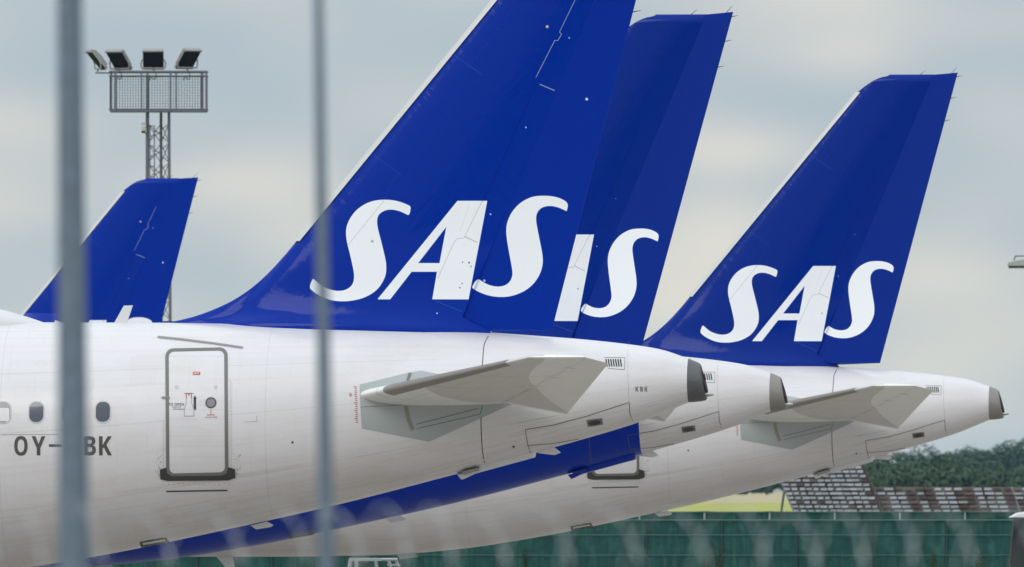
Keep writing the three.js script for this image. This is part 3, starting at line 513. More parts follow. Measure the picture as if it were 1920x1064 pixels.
  { // satellite radome on the crown
    const rows = []; for (let j = 0; j <= 30; j++) { const t = j / 30, x = -13.9 + 3.37 * t, hgt = 0.27 * Math.sin(Math.PI * Math.min(1, t * 0.5 / 0.48 < 1 ? t * 0.5 / 0.48 * 0.5 : 0)) , prof = Math.sqrt(Math.sin(Math.PI * clamp(t, 0.0005, 0.9995))) ; const hh = 0.36 * (t < 0.5 ? prof : Math.cos((t - 0.5) * Math.PI) ** 0.95), ww = 0.62 * (t < 0.5 ? prof : Math.cos((t - 0.5) * Math.PI) ** 0.6), r = []; for (let i = 0; i <= 24; i++) { const th = Math.PI * i / 24; r.push([x, 5.80 + (hh + 0.04) * Math.sin(th), ww * Math.cos(th)]); } rows.push(r); void hgt; }
    mesh('radome', sheet(rows), white, g); }
  // registration
  const marks = [['O', 38.5], ['Y', 71.5], ['-', 103], ['K', 137], ['B', 168], ['K', 197]];
  for (const [ch, px] of marks) { const q = side(px, ch === '-' ? 836 : 836.5), sh = ch === '-' ? ribbon([[q[0] - 0.1, q[1]], [q[0] + 0.1, q[1]]], 0.04) : textShapes(ch, 0.305, q[0], q[1], ch === 'O' ? 0.78 : 0.88); mesh('registration_letter', lay(sh, 0.005, 2), inkBrown, g); }
  for (const [ch, px] of [['K', 1194.5], ['B', 1203], ['K', 1211.5]]) { const q = side(px, 730); mesh('tail_code_letter', lay(textShapes(ch, 0.078, q[0], q[1], 0.8), 0.005, 0), tailInk, g); }
  for (const q of [[995, 849], [963, 838], [548, 830]]) mesh('drain_hole', lay([circle(...side(...q), 0.018)], 0.004, 0), darkGrey, g);
  // wings, engines, gear
  for (const s of [1, -1]) {
    const w = mesh('wing', wingGeometry(s), std(lin(0.5, 0.51, 0.52), 0.45), g);
    mesh('sharklet', sharkletGeometry(s), blue, w);
    const lathe = (pts) => { const e = new THREE.LatheGeometry(pts.map((p) => new THREE.Vector2(...p)), 40); e.rotateZ(-Math.PI / 2); e.translate(-27.6, 2.05, 5.75 * s); return e; };
    const en = mesh('engine', lathe([[0.95, -0.2], [1.1, 0], [1.25, 0.35], [1.3, 1.2], [1.2, 2.6], [0.85, 3.3], [0.5, 3.4], [0.42, 4.3], [0.02, 4.6]]), white, g);
    mesh('fan', lathe([[0.98, 0.5], [0.3, 0.45], [0.02, 0]]), darkMetal, en);
    mesh('pylon', box(3.4, 0.7, 0.35, -25.4, 3.05, 5.75 * s), white, en);
    const leg = mesh('main_gear', merged([bar([-19.9, 0.58, 3.8 * s], [-19.9, 2.9, 3.8 * s], 0.13, 0.16, 12), bar([-19.9, 0.58, 3.3 * s], [-19.9, 0.58, 4.3 * s], 0.09)]), metal, g);
    for (const o of [-0.46, 0.46]) { const wh = mesh('wheel', wheelGeo, rubber, leg); wh.position.set(-19.9, 0.585, 3.8 * s + o); }
  }
  const ng = mesh('nose_gear', merged([bar([-32.5, 0.58, 0], [-32.4, 2.0, 0], 0.1, 0.12, 12), bar([-32.5, 0.58, -0.3], [-32.5, 0.58, 0.3], 0.07)]), metal, g);
  for (const o of [-0.26, 0.26]) { const wh = mesh('wheel', wheelGeo, rubber, ng); wh.scale.set(0.66, 0.66, 0.6); wh.position.set(-32.5, 0.585, o); }
  return g;
}
const liner = makeAirliner();
const liners = PLANES.map((q, i) => {
  const g = i ? liner.clone() : liner;
  g.position.copy(q.p); g.rotation.y = -PHI;
  if (i) g.name = 'passenger_airliner';
  return g;
});
liners.forEach((g, i) => {
  const delta = [3, 25, 21, 4][i] * Math.PI / 180;
  g.traverse((o) => { if (o.name === 'rudder') o.quaternion.setFromAxisAngle(HINGE, -delta); });
  if (i) { const drop = g.children.filter((o) => o.name === 'registration_letter' || o.name === 'tail_code_letter' || (i === 1 && o.name === 'rivet')); drop.forEach((o) => g.remove(o)); }
  if (i === 1) g.children.forEach((o) => { if (o.name === 'rear_fuselage') o.material = hullBlueMat; if (['door', 'tail_skid', 'cooling_inlet'].includes(o.name)) o.material = blue; });
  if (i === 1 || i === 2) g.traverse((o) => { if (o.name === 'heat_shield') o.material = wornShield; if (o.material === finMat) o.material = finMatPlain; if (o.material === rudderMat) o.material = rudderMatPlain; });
  tag(g, ['nearest white airliner, registration OY-KBK beside its rear door, blue tail cropped by the frame', 'airliner with dark blue rear belly half hidden behind the nearest one', 'white airliner at far right, its whole blue tail fin against the sky', 'far airliner at left, only its blue tail fin showing beside the floodlight mast'][i], 'airliner', 'parked airliners');
});

// ------------------------------------------------------------------ foreground fence posts and razor wire (out of focus)
const galv = std(lin(0.155, 0.195, 0.215), 0.55, 0.3, {});
const galvTex = noiseTex(256, 3, 0.55, 0.72, [0.88, 0.98, 1.1]); galvTex.repeat.set(1, 3);
const galvanised = std(lin(0.60, 0.61, 0.60), 0.5, 0.35, { map: galvTex });
{
  const D = 60;
  const post = (x0, w0, x1, w1, label) => { // centre and width in photograph pixels at the frame's top and bottom
    const T = at(x0, 0, D), B = at(x1, 1064, D), k = D / F / 2, span = T.y - B.y, rT = w0 * k, rB = w1 * k, slope = (rB - rT) / span, dx = (B.x - T.x) / span;
    const ext = (y) => [T.x + dx * (T.y - y), Math.max(0.008, Math.min(rT + slope * (T.y - y), rB * 1.25))];
    const g = group('fence_post', ext(0)[0], 0, CAMZ - D), pts = [];
    for (const y of [0, 1, 2, 3, 3.5, 4, 4.5, 5.1]) { const [x, r] = ext(y); pts.push([x - g.position.x, y, r]); }
    const rows = pts.map(([x, y, r]) => { const a = []; for (let i = 0; i <= 24; i++) { const th = 2 * Math.PI * i / 24; a.push([x + r * Math.cos(th), y, r * Math.sin(th)]); } return a; });
    mesh('pole', sheet(rows), galvanised, g);
    const [tx, , tr] = pts[pts.length - 1]; const cap = new THREE.SphereGeometry(tr * 1.15, 16, 8); cap.translate(tx, 5.1, 0); mesh('cap', cap, galvanised, g);
    const foot = new THREE.CylinderGeometry(0.14, 0.17, 0.08, 20); foot.translate(0, 0.04, 0); mesh('footing', foot, std(lin(0.3, 0.29, 0.27), 0.9), g);
    tag(g, label, 'post', 'out of focus galvanised posts in front');
  };
  post(130, 47, 138, 60, 'thick blurred grey post at the left, in front of the registration letters');
  post(597, 17, 612, 31, 'thin blurred grey post crossing the first letter of the nearest tail');
  // coil of razor wire between the posts and the camera
  const DC = 50, wire = std(lin(0.5, 0.53, 0.55), 0.45, 0.5), g = group('razor_wire_coil', 0, EYE + (HORIZON - 1068) * DC / F, CAMZ - DC), hy = g.position.y;
  const coil = (ph, R, pitch, x0, x1, lean) => { const pts = []; const turns = (x1 - x0) / pitch; for (let i = 0; i <= turns * 24; i++) { const t = i / 24, a = 2 * Math.PI * t + ph, wob = 1 + 0.09 * Math.sin(t * 2.3 + ph) + 0.05 * Math.sin(t * 5.1 + 1); pts.push(new THREE.Vector3(x0 + t * pitch + lean * (1 + 0.4 * Math.sin(t * 0.9)) * Math.sin(a) + 0.03 * Math.sin(t * 0.8), R * wob * Math.cos(a), R * wob * Math.sin(a))); } return pts; };
  for (const [ph, R, lean, pitch] of [[0, 0.15, 0.046, 0.142]]) {
    const pts = coil(ph, R, pitch, -1.9, 1.9, lean), list = [new THREE.TubeGeometry(new THREE.CatmullRomCurve3(pts), pts.length * 2, 0.0015, 5)];
    for (let i = 2; i < pts.length - 2; i += 3) { const p = pts[i], q = pts[i + 1].clone().sub(p).normalize(); const b = new THREE.BoxGeometry(0.018, 0.009, 0.001); b.applyQuaternion(new THREE.Quaternion().setFromUnitVectors(new THREE.Vector3(1, 0, 0), q)); b.translate(p.x, p.y, p.z); list.push(b); }
    mesh('coil_strand', merged(list), wire, g);
  }
  for (const y of [-0.17, -0.02]) mesh('tension_wire', bar([-1.95, y - 0.03, -0.15], [1.95, y - 0.03, -0.15], 0.0008), wire, g);
  for (const x of [-1.95, 1.95]) mesh('bracket', bar([x, -hy, -0.15], [x, 0.05, -0.15], 0.025), galvanised, g);
  tag(g, 'blurred coil of razor wire looping along the bottom of the view', 'razor wire');
}

// ------------------------------------------------------------------ floodlight mast
{
  const D = 640, k = D / F, base = at(296, 0, D), g = group('floodlight_mast', base.x, 0, base.z);
  const steel = std(lin(0.16, 0.17, 0.185), 0.55, 0.3), X = (px) => (px - 296) * k, Y = (py) => EYE + (HORIZON - py) * k;
  const yt = Y(212), legs = [[276.5, 274.5, 0.35, 0.055], [301, 302.5, -0.35, 0.045], [316.5, 322, 0.25, 0.045]];
  const legAt = (l, y) => { const t = (y - 0) / yt; return [lerp(X(l[1]), X(l[0]), t), y, l[2]]; };
  legs.forEach((l) => mesh('leg', bar(legAt(l, 0), [X(l[0]), Y(l === legs[0] ? 140 : 208), l[2]], l[3] * 1.15, l[3], 8), steel, g));
  const braces = [];
  for (let y = 0.3; y < yt - 0.6; y += 0.62) for (const [a, b] of [[0, 1], [1, 2], [0, 2]]) { braces.push(bar(legAt(legs[a], y), legAt(legs[b], y + 0.62), 0.013, 0.013, 4), bar(legAt(legs[b], y), legAt(legs[a], y + 0.62), 0.013, 0.013, 4)); }
  mesh('lattice', merged(braces), steel, g);
  const lad = []; for (const x of [281, 289.5]) lad.push(bar([X(x), 0, 0.45], [X(x), Y(236), 0.45], 0.018, 0.018, 5)); for (let y = 0.4; y < Y(236); y += 0.32) lad.push(bar([X(281), y, 0.45], [X(289.5), y, 0.45], 0.012, 0.012, 4));
  mesh('ladder', merged(lad), steel, g);
  // cage platform
  const cage = group('platform'); g.add(cage);
  const xl = X(206), xr = X(388), yb = Y(209), yr = Y(135), zf = 0.8, zb = -0.8;
  mesh('floor', box(xr - xl, 0.05, zf - zb, (xl + xr) / 2, yb, 0), steel, cage);
  const rail = []; for (const y of [yr, Y(143), yb + 0.06]) { for (const z of [zf, zb]) rail.push(bar([xl, y, z], [xr, y, z], y === yr ? 0.035 : 0.02, undefined, 6)); for (const x of [xl, xr]) rail.push(bar([x, y, zb], [x, y, zf], 0.03, undefined, 6)); }
  mesh('railing', merged(rail), steel, cage);
  for (const [px, z, r] of [[207, zb, 0.035], [216.5, zf, 0.045], [265.5, zf, 0.03], [275, zb, 0.03], [320, zf, 0.035], [329, zb, 0.03], [377.5, zb, 0.045], [387, zf, 0.035]]) mesh('railing_post', bar([X(px), yb, z], [X(px), yr, z], r, r, 6), steel, cage);
  const wires = []; for (let x = xl + 0.06; x < xr; x += 0.085) wires.push(bar([x, yb, zf - 0.04], [x, Y(143), zf - 0.04], 0.0095, 0.0095, 4)); for (let y = yb + 0.06; y < Y(143); y += 0.085) wires.push(bar([xl, y, zf - 0.04], [xr, y, zf - 0.04], 0.006, 0.006, 4));
  for (let z = zb; z < zf; z += 0.062) for (const x of [xl, xr]) wires.push(bar([x, yb, z], [x, Y(143), z], 0.0055, 0.0055, 4));
  mesh('wire_mesh', merged(wires), steel, cage);
  // four flood lamps
  const face = std(lin(0.006, 0.006, 0.008), 0.9, 0, {}), shell = std(lin(0.34, 0.32, 0.31), 0.5, 0.3);
  for (const [px, py, yaw, rail] of [[180, 113, -1.3, 135], [222, 113, -0.66, 135], [287, 112, 0.0, 135], [353, 111, 0.66, 135]]) {
    const w = 0.66, h = 0.74, l = group('floodlight', X(px), Y(py), 0.15); g.add(l); l.rotation.y = yaw;
    const tilt = new THREE.Matrix4().makeRotationX(0.72), fins = [box(w, h, 0.08, 0, 0, -0.03), box(w * 1.02, 0.05, 0.12, 0, h / 2, -0.01), box(w * 1.02, 0.03, 0.1, 0, -h / 2, -0.01), box(w * 0.6, h * 0.3, 0.12, 0, 0.02, -0.12)];
    for (let i = -4; i <= 4; i++) fins.push(box(0.015, h * 0.8, 0.1, i * w / 9.5, 0, -0.1));
    const b2 = box(w * 0.95, h * 0.94, 0.02, 0, 0, 0.02); for (const q of [b2, ...fins]) q.applyMatrix4(tilt);
    mesh('housing', merged(fins), shell, l); mesh('lens', b2, face, l);
    const yk = Y(rail) - Y(py);
    mesh('yoke', merged([bar([-w * 0.52, 0, 0], [-w * 0.6, -0.12, -0.05], 0.022), bar([-w * 0.6, -0.12, -0.05], [-w * 0.56, -0.27, -0.05], 0.022), bar([w * 0.52, 0, 0], [w * 0.6, -0.12, -0.05], 0.022), bar([w * 0.6, -0.12, -0.05], [w * 0.56, -0.27, -0.05], 0.022), bar([-w * 0.56, -0.27, -0.05], [w * 0.56, -0.27, -0.05], 0.024), bar([0, -0.27, -0.05], [0, yk, -0.05], 0.034)]), shell, l);
  }
  mesh('outrigger', bar([X(178), Y(137), 0.12], [xl, Y(137), 0.12], 0.022), steel, g);
  for (const cx of [222, 287, 350]) { const loop = new THREE.TubeGeometry(new THREE.CatmullRomCurve3([[0, 128], [6, 141], [4, 150], [-4, 146], [-6, 152]].map(([q, b]) => [q + cx, b]).map(([a, b]) => new THREE.Vector3(X(a), Y(b), zf + 0.02))), 16, 0.014, 5); mesh('cable', loop, darkGrey, g); }
  const cam = group('security_camera', X(270), Y(240), 0.5); g.add(cam);
  mesh('camera_body', box(0.14, 0.2, 0.3, 0, 0, 0, 0.5, 0, 0.1), std(lin(0.7, 0.66, 0.58), 0.5), cam); mesh('camera_lens', box(0.11, 0.07, 0.04, -0.02, -0.14, 0.1), black, cam); mesh('arm', bar([0, -0.05, -0.1], [X(277) - X(270), -0.3, -0.2], 0.03), steel, cam);
  tag(g, 'tall lattice mast with four dark floodlights above a wire cage platform', 'floodlight mast');
}

// ------------------------------------------------------------------ street lamp whose head enters at the right edge
{
  const D = 720, k = D / F, base = at(1985, 0, D), g = group('street_lamp', base.x, 0, base.z), y = EYE + (HORIZON - 495) * k, xl = (1891 - 1985) * k;
  const steel = std(lin(0.3, 0.31, 0.33), 0.5, 0.4);
  mesh('pole', bar([0, 0, 0], [0, y + 0.3, 0], 0.1, 0.06, 12), steel, g);
  mesh('arm', bar([0, y + 0.28, 0], [xl * 0.55, y + 0.28, 0], 0.04), steel, g);
  const s = new THREE.Shape([[xl, y - 0.06], [xl + 0.03, y + 0.03], [xl + 0.22, y + 0.09], [xl * 0.45, y + 0.2], [xl * 0.4, y - 0.06]].map((p) => new THREE.Vector2(...p))), e = new THREE.ExtrudeGeometry(s, { depth: 0.3, bevelEnabled: true, bevelSize: 0.03, bevelThickness: 0.03 }); e.translate(0, 0, -0.15);
  const head = mesh('lamp_head', e, std(lin(0.42, 0.43, 0.42), 0.5), g);
  mesh('lens', box(Math.abs(xl) * 0.56, 0.1, 0.28, xl * 0.71, y - 0.11, 0), std(lin(0.05, 0.055, 0.075), 0.3), head);
  mesh('bracket', merged([bar([xl + 0.2, y + 0.1, 0], [xl + 0.25, y + 0.27, 0], 0.02), bar([xl + 0.25, y + 0.27, 0], [xl * 0.5, y + 0.28, 0], 0.02)]), darkGrey, head);
  tag(g, 'grey lamp head on an arm entering at the right edge against the sky', 'street lamp');
}

// ------------------------------------------------------------------ green screened fences behind the airliners
const scrimTex = (seed) => { const n = 512, c = canvas(n, n), k = c.getContext('2d'); let s = seed; const R = () => { s = (s * 1664525 + 1013904223) >>> 0; return s / 4294967296; };
  k.fillStyle = 'rgb(16,70,61)'; k.fillRect(0, 0, n, n);
  for (let i = 0; i < 260; i++) { k.fillStyle = `rgba(${['10,48,44', '36,86,77', '74,108,100', '12,56,50'][i % 4]},${0.1 + R() * 0.2})`; k.fillRect(R() * n, R() * n, 20 + R() * 160, 4 + R() * 46); }
  for (let i = 0; i < 160; i++) { k.fillStyle = `rgba(70,112,104,${0.03 + R() * 0.06})`; k.fillRect(0, R() * n, n, 1 + R() * 2); }
  return texOf(c); };
const scrims = [3, 8, 21, 55].map((s) => std(0xffffff, 0.85, 0, { map: scrimTex(s) }));
function greenFence(D, top, step, px0, px1, off, label, postMat, railMat, postOver) {
  const k = D / F, O = at((px0 + px1) / 2, 0, D), g = group('screened_fence', O.x, 0, O.z), H = EYE + (HORIZON - top) * k, X = (px) => (px - (px0 + px1) / 2) * k;
  let i = 0;
  for (let px = off; px <= px1 + 1; px += step, i++) {
    mesh('post', bar([X(px), 0, 0.05], [X(px), H + postOver, 0.05], 0.03, 0.03, 6), postMat, g);
    if (px + step <= px1 + 1) {
      const rows = []; const ph = rnd() * 6; for (let a = 0; a <= 12; a++) { const r = []; for (let b = 0; b <= 6; b++) { const u = a / 12, v = b / 6; r.push([lerp(X(px) + 0.012, X(px + step) - 0.012, u), lerp(0.04, H - 0.03 * Math.sin(Math.PI * u), v), 0.03 * Math.sin(u * 9 + ph) * Math.sin(Math.PI * v) + 0.02 * Math.sin(v * 14 + ph)]); } rows.push(r); }
      mesh('screen_panel', sheet(rows), scrims[(i * 7 + 3) % 4], g);
      for (const f of [0.985, 0.78, 0.5, 0.22]) mesh('rail', bar([X(px), H * f, 0.075], [X(px + step), H * f, 0.075], f > 0.9 ? 0.02 : 0.013, undefined, 5), railMat, g);
    }
  }
  tag(g, label, 'fence');
}
greenFence(600, 974, 140.7, -54, 2057, -54 + 0.5, 'dark green screened fence behind the airliners, nearer of the two', std(lin(0.02, 0.05, 0.045), 0.7), std(lin(0.06, 0.15, 0.125), 0.7), 0.0);
greenFence(690, 959, 122.2, -23, 2055, -23, 'green screened fence with pale posts just above the nearer fence', std(lin(0.42, 0.44, 0.44), 0.6), std(lin(0.05, 0.13, 0.11), 0.7), -0.02);

// ------------------------------------------------------------------ jet blast barrier: louvre plates on raking ribs, rusty in places
{
  const D = 780, k = D / F, O = at(1700, 0, D), X = (px) => (px - 1700) * k, Y = (py) => EYE + (HORIZON - py) * k;
  const pale = [0.25, 0.29, 0.33].map((v) => std(lin(v, v * 1.02, v * 1.10), 0.6, 0.2)), rusty = [std(lin(0.09, 0.055, 0.045), 0.9), std(lin(0.07, 0.047, 0.04), 0.9), std(lin(0.13, 0.092, 0.078), 0.9)], dark = std(lin(0.17, 0.145, 0.14), 0.9);
  const section = (x0, x1, lean0, lean1, yTop, rows, cols, rust, label, zo) => {
    const g = group('blast_barrier', O.x, 0, O.z + zo), h = 8.2 * k;
    const plate = new THREE.BoxGeometry(1, h * 0.62, 0.03);
    for (let r = 0; r < rows; r++) for (let c = 0; c < cols; c++) {
      const y = Y(yTop) - h * (r + 0.5), f0 = c / cols, f1 = (c + 1) / cols, sh = (f) => lerp(lean0, lean1, f) * r * 8.2;
      const a = X(lerp(x0, x1, f0) + sh(f0)), b = X(lerp(x0, x1, f1) + sh(f1)), wid = (b - a) * (0.6 + 0.34 * rnd());
      const isRust = rnd() < rust(c / cols, r / rows);
      const m = mesh('louvre_plate', plate, isRust ? rusty[Math.floor(rnd() * 3)] : pale[Math.floor(rnd() * 3)], g);
      m.scale.x = wid; m.position.set((a + b) / 2 + (rnd() - 0.5) * 0.05, y + (rnd() - 0.5) * 0.012, 0.12 + r * 0.035); m.rotation.set(-0.55 + (rnd() - 0.5) * 0.3, 0, (rnd() - 0.5) * 0.03);
    }
    for (let c = 0; c <= cols; c += 3) { const f = c / cols, p = lerp(x0, x1, f), l = lerp(lean0, lean1, f), n = (Y(yTop)) / h; mesh('rib', bar([X(p), Y(yTop), 0.02], [X(p + l * rows * 8.2), Y(yTop) - rows * h, 0.02 + rows * 0.035], 0.05, 0.05, 5), c === 0 || rnd() < 0.35 ? pale[0] : rusty[1], g); mesh('strut', bar([X(p + l * rows * 8.2 * 0.5), Y(yTop) - rows * h * 0.5, 0], [X(p), 0, -1.6], 0.05, 0.05, 5), pale[0], g); void n; }
    const bx = [X(x0 + 1), X(x1 - 1), X(x1 - 1 + lean1 * rows * 8.2), X(x0 + 1 + lean0 * rows * 8.2)], yb = Y(yTop) - rows * h;
    const back = sheet([[[bx[0], Y(yTop), -0.02], [bx[1], Y(yTop), -0.02]], [[bx[3], yb, 0.02 + rows * 0.035 - 0.06], [bx[2], yb, 0.02 + rows * 0.035 - 0.06]], [[bx[3], 0, 0.2], [bx[2], 0, 0.2]]]);
    mesh('back_sheet', back, dark, g);
    tag(g, label, 'blast barrier', 'jet blast barriers beyond the fences');
  };
  section(1452, 1617, 0.42, 0.40, 873, 11, 12, () => 0.07, 'tall pale louvred blast barrier under the tail of the farthest right airliner', 0.6);
  section(1622, 1990, 0.42, 0.30, 914, 6, 20, (c, r) => (Math.sin(c * 26 + 1.3) > 0.15 ? 0.72 : 0.1), 'long low rusty blast barrier running to the right edge', 0);
}

// ------------------------------------------------------------------ trees beyond the field
{
  const bark = std(lin(0.05, 0.042, 0.033), 0.9);
  const leafMats = { green: [lin(0.05, 0.085, 0.034), lin(0.042, 0.075, 0.03)], dark: [lin(0.05, 0.085, 0.034), lin(0.042, 0.075, 0.03)] };
  const mats = {}; for (const q in leafMats) mats[q] = std(0xffffff, 0.85, 0, { vertexColors: true });
  function crown(w, h, n, leaf, kind) {
    const pos = [], nor = [], col = [], lobes = [];
    for (let i = 0; i < 15; i++) { const a = rnd() * 6.283, r = Math.sqrt(rnd()) * 0.62, y = -0.72 + rnd() * 1.35; const e = Math.sqrt(Math.max(0.1, 1 - y * y * 0.8)); lobes.push([Math.cos(a) * r * w / 2 * e, y * h / 2 * 0.8, Math.sin(a) * r * w / 2 * e, (0.22 + 0.2 * rnd()) * Math.min(w, h)]); }
    const tmp = new THREE.Color();
    for (let i = 0; i < n; i++) {
      const L = lobes[Math.floor(rnd() * lobes.length)]; let d = new THREE.Vector3(rnd() - 0.5, rnd() - 0.5, rnd() - 0.5).normalize(); const rr = L[3] * (0.72 + 0.36 * rnd());
      const c = new THREE.Vector3(L[0] + d.x * rr, L[1] + d.y * rr * 0.85, L[2] + d.z * rr);
      const u = new THREE.Vector3(rnd() - 0.5, rnd() - 0.5, rnd() - 0.5).normalize(), nn = d.clone().multiplyScalar(0.8).add(new THREE.Vector3(rnd() - 0.5, rnd() - 0.3, rnd() - 0.5)).normalize(), v = u.clone().cross(nn).normalize(); u.copy(nn).cross(v);
      const s = leaf * (0.6 + 0.8 * rnd()); tmp.copy(leafMats[kind][rnd() < 0.5 ? 0 : 1]).multiplyScalar(0.85 + 0.3 * rnd());
      const P = [c.clone().addScaledVector(u, s), c.clone().addScaledVector(v, s * 0.6), c.clone().addScaledVector(u, -s), c.clone().addScaledVector(v, -s * 0.6)];
      for (const q of [0, 1, 2, 0, 2, 3]) { pos.push(P[q].x, P[q].y, P[q].z); nor.push(nn.x, nn.y, nn.z); col.push(tmp.r, tmp.g, tmp.b); }
    }
    const g = new THREE.BufferGeometry(); g.setAttribute('position', new THREE.Float32BufferAttribute(pos, 3)); g.setAttribute('color', new THREE.Float32BufferAttribute(col, 3)); g.computeVertexNormals(); return g;
  }
  const tree = (px, top, D, wpx, kind, label, name, n = 2600) => {
    const k = D / F, O = at(px, 0, D), H = EYE + (HORIZON - top) * k, w = wpx * k, g = group(name, O.x, 0, O.z), ch = H * 0.92;
    const tr = [bar([0, 0, 0], [0, H * 0.55, 0], w * 0.03 + 0.08, w * 0.018 + 0.03, 7)]; for (let i = 0; i < 4; i++) { const a = i * 1.7 + rnd(); tr.push(bar([0, H * (0.25 + 0.07 * i), 0], [Math.cos(a) * w * 0.28, H * (0.5 + 0.08 * i), Math.sin(a) * w * 0.28], 0.07, 0.03, 5)); }
    mesh('trunk', merged(tr), bark, g);
    const c = mesh('crown', crown(w, ch, n, 0.16 + 0.018 * w, kind), mats[kind], g); c.position.y = H - ch / 2;
    tag(g, label, 'tree', kind === 'dark' ? 'dark trees on the horizon' : 'green trees before the dark ones');
  };
  // dark far row, from the field on the left to past the right edge
  const tops = [[1300, 905, 60], [1345, 902, 56], [1392, 905, 60], [1438, 900, 60], [1490, 893, 62], [1540, 882, 62], [1588, 866, 60], [1628, 853, 56], [1668, 846, 58], [1706, 842, 46], [1738, 832, 58], [1776, 842, 48], [1812, 835, 56], [1850, 838, 52], [1884, 826, 52], [1916, 815, 62], [1962, 820, 60], [2010, 830, 60]];
  const farLabels = ['dark tree behind the yellow field, leftmost on the horizon', 'low dark tree on the horizon left of the tall blast barrier, second from the left', 'low dark tree on the horizon over the yellow field, third from the left', 'dark tree behind the left end of the tall blast barrier', 'dark tree hidden behind the tall blast barrier', 'dark tree behind the middle of the tall blast barrier', 'dark tree behind the right end of the tall blast barrier', 'dark tree just right of the tall blast barrier top', 'dark tree under the tail hatch of the farthest right airliner', 'dark narrow tree left of the rounded tall one on the skyline', 'dark rounded tree rising on the skyline below the hatch', 'dark tree in the dip of the skyline', 'dark tree with flat top on the skyline', 'dark tree under the exhaust of the farthest right airliner', 'dark tree below the tail light on the skyline', 'tallest dark tree at the right edge', 'dark tree past the right edge of the view', 'dark tree farthest past the right edge'];
  tops.forEach(([px, t, w], i) => tree(px, t, 3700, w * 1.35, 'dark', farLabels[i], 'dark_tree', 2600));
  [[1640, 872, 80], [1712, 862, 96], [1790, 850, 120], [1860, 868, 90], [1925, 872, 90]].forEach(([px, t, w], i) => tree(px, t, 3000, w * 1.15, 'dark', ['middle row dark bushy tree left, above the barrier step', 'middle row dark bushy tree behind the light green ones', 'broad dark bushy tree in the middle row', 'dark bushy tree in the middle row near the right edge', 'middle row dark bushy tree cut by the right edge'][i], 'dark_tree', 3200));
  [[1618, 888, 74], [1668, 868, 84], [1740, 852, 110], [1800, 872, 90], [1848, 884, 80], [1905, 890, 90]].forEach(([px, t, w], i) => tree(px, t, 2300, w * 1.2, 'green', ['light green tree at the top right corner of the tall blast barrier', 'light green rounded tree second from the tall barrier', 'largest light green tree in front of the dark trees', 'light green bush right of the largest green tree', 'low light green bush above the rusty barrier', 'light green bush at the right edge above the barrier'][i], 'green_tree', 3600));
}

// unseen tree belt added behind the viewpoint to darken what the glossy fins mirror
{
  const pos = [], nor = [];
  for (let i = 0; i < 60000; i++) {
    const x = -900 + 1350 * rnd(), cellx = x / 9, h = 20 + 5 * fbm(cellx, 0.3, 1.7, 3) * 2, y = h * Math.pow(rnd(), 0.8), z = CAMZ + 62 + 14 * rnd() + 3 * Math.sin(cellx * 3);
    const n = new THREE.Vector3(rnd() - 0.5, rnd() - 0.3, rnd() - 0.6).normalize(), u = new THREE.Vector3(rnd() - 0.5, rnd() - 0.5, rnd() - 0.5).cross(n).normalize(), v = n.clone().cross(u), s = 1.0 + 0.9 * rnd(), c = new THREE.Vector3(x, y + 0.2, z);
    for (const [a, b] of [[s, 0], [0, s * 0.7], [-s, 0], [s, 0], [-s, 0], [0, -s * 0.7]]) { const p = c.clone().addScaledVector(u, a).addScaledVector(v, b); pos.push(p.x, p.y, p.z); nor.push(n.x, n.y, n.z); }
  }
  const g = new THREE.BufferGeometry(); g.setAttribute('position', new THREE.Float32BufferAttribute(pos, 3)); g.computeVertexNormals();
  tag(mesh('added_tree_belt', g, std(lin(0.04, 0.075, 0.028), 0.85)), 'added belt of leafy trees, unseen behind the viewpoint, darkening the fin reflections', 'trees', undefined, 'stuff');
}

// ------------------------------------------------------------------ ground equipment and a van
{
  const D = 432, k = D / F, O = at(698, 0, D), g = group('access_steps', O.x, 0, O.z), X = (px) => (px - 698) * k, T = EYE + (HORIZON - 1050) * k, paint = std(lin(0.4, 0.4, 0.4), 0.5), tube = 0.032;
  mesh('platform', box(X(716) - X(655), 0.06, 0.9, (X(716) + X(655)) / 2, T, 0), paint, g);
  for (const z of [-0.42, 0.42]) { mesh('leg', bar([X(658), T, z], [X(636), 0, z], tube * 1.5), paint, g); mesh('leg', bar([X(668), T, z], [X(672), 0, z], tube * 1.4), paint, g); mesh('leg', bar([X(704), T, z], [X(728), 0, z], tube), paint, g); mesh('stringer', bar([X(728), T, z], [X(772), 0, z], tube), paint, g); mesh('stringer', bar([X(742), T, z * 0.9], [X(790), 0, z * 0.9], tube), paint, g); mesh('top_bar', bar([X(655), T, z], [X(745), T, z], tube), paint, g); }
  for (let i = 0; i < 7; i++) { const f = (i + 0.5) / 7; mesh('tread', box(0.28, 0.03, 0.84, lerp(X(735), X(781), f), T * (1 - f), 0), paint, g); }
  tag(g, 'white tubular access steps under the belly of the farthest right airliner', 'access steps');
}
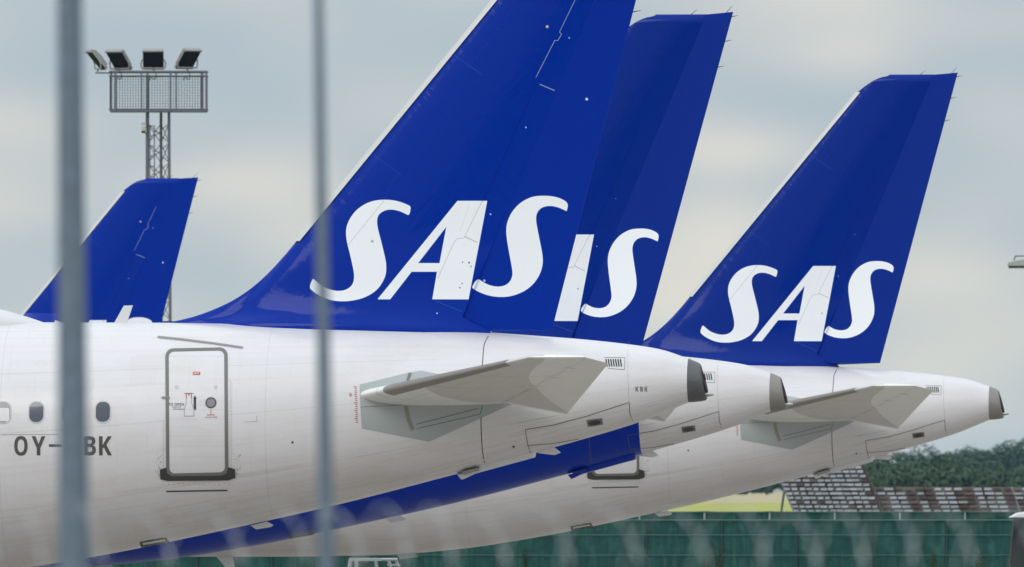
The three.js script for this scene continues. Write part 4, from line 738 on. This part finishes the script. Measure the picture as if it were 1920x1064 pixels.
{
  const D = 560, k = D / F, O = at(1990, 0, D), g = group('parked_van', O.x, 0, O.z), xl = (1898 - 1990) * k, H = EYE + (HORIZON - 962) * k;
  const body = std(lin(0.008, 0.012, 0.012), 0.8), prof = [[xl, 0.35], [xl - 0.02, 1.0], [xl + 0.10, H - 0.18], [-xl - 0.5, H - 0.18], [-xl + 0.1, 1.1], [-xl + 0.5, 0.9], [-xl + 0.5, 0.35]];
  const e = new THREE.ExtrudeGeometry(new THREE.Shape(prof.map((p) => new THREE.Vector2(...p))), { depth: 1.7, bevelEnabled: true, bevelSize: 0.05, bevelThickness: 0.05, bevelSegments: 3 }); e.translate(0, 0, -0.85); mesh('body', e, body, g);
  const r = new THREE.Shape([[xl - 0.02, H - 0.12], [xl + 0.14, H - 0.05], [xl + 0.5, H], [-xl - 0.9, H], [-xl - 0.5, H - 0.17]].map((p) => new THREE.Vector2(...p))), re = new THREE.ExtrudeGeometry(r, { depth: 1.6, bevelEnabled: true, bevelSize: 0.04, bevelThickness: 0.05, bevelSegments: 3 }); re.translate(0, 0, -0.8); mesh('roof', re, std(lin(0.75, 0.75, 0.74), 0.4), g);
  for (let i = 0; i < 3; i++) mesh('side_window', box(0.75, 0.5, 0.02, xl + 0.65 + i * 0.85, H - 0.75, 0.912), std(lin(0.01, 0.012, 0.014), 0.6), g);
  for (const x of [xl + 0.6, -xl - 0.2]) for (const z of [-0.8, 0.8]) { const w = mesh('wheel', wheelGeo, rubber, g); w.scale.setScalar(0.6); w.position.set(x, 0.35, z); }
  tag(g, 'dark van with a white roof cut by the right edge before the green fence', 'van');
}
// weeds along the fence foot
{
  const weedMat = [std(lin(0.035, 0.06, 0.02), 0.9), std(lin(0.05, 0.085, 0.03), 0.9)];
  const weed = (px, top, D, w, label, i) => { const k = D / F, O = at(px, 0, D), H = EYE + (HORIZON - top) * k, g = group('tall_weed', O.x, 0, O.z), pos = [];
    const stems = []; for (let s = 0; s < 5; s++) { const a = rnd() * 6.28, dx = Math.cos(a) * w * k * 0.5 * rnd(), dz = Math.sin(a) * 0.2, h = H * (0.7 + 0.3 * rnd()); stems.push(bar([0, 0, 0], [dx, h, dz], 0.014, 0.006, 4)); for (let l = 0; l < 46; l++) { const t = 0.25 + 0.75 * rnd(), an = rnd() * 6.28, len = 0.05 + 0.12 * rnd() * (1.3 - t), x = dx * t, y = h * t, z = dz * t, ex = x + Math.cos(an) * len, ez = z + Math.sin(an) * len, ey = y + 0.03 + 0.05 * rnd(); pos.push(x, y, z, ex, ey, ez, x + 0.02, y + 0.03, z + 0.02); } }
    mesh('stem', merged(stems), weedMat[0], g); const lf = new THREE.BufferGeometry(); lf.setAttribute('position', new THREE.Float32BufferAttribute(pos, 3)); lf.computeVertexNormals(); mesh('leaves', lf, weedMat[i % 2], g);
    tag(g, label, 'weed', 'weeds at the fence'); };
  weed(1348, 1018, 594, 26, 'tall dark weed before the green fence below the yellow field', 0);
  weed(1325, 1034, 593, 22, 'shorter dark weed beside the tall one below the yellow field', 1);
  weed(1840, 1034, 594, 22, 'leaning weed before the green fence near the van', 0);
  weed(1752, 1024, 595, 14, 'thin upright weed between two fence posts on the right', 1);
  weed(985, 1035, 594, 24, 'dark weed under the belly of the farthest right airliner', 0);
  weed(688, 1040, 593, 30, 'green weed seen behind the white access steps', 1);
}

scene.fog = new THREE.FogExp2(new THREE.Color(0.32, 0.6, 1.0), 0.000024);
scene.traverse((o) => { if (o.isMesh) { o.castShadow = true; o.receiveShadow = true; } });
renderer.render(scene, camera);
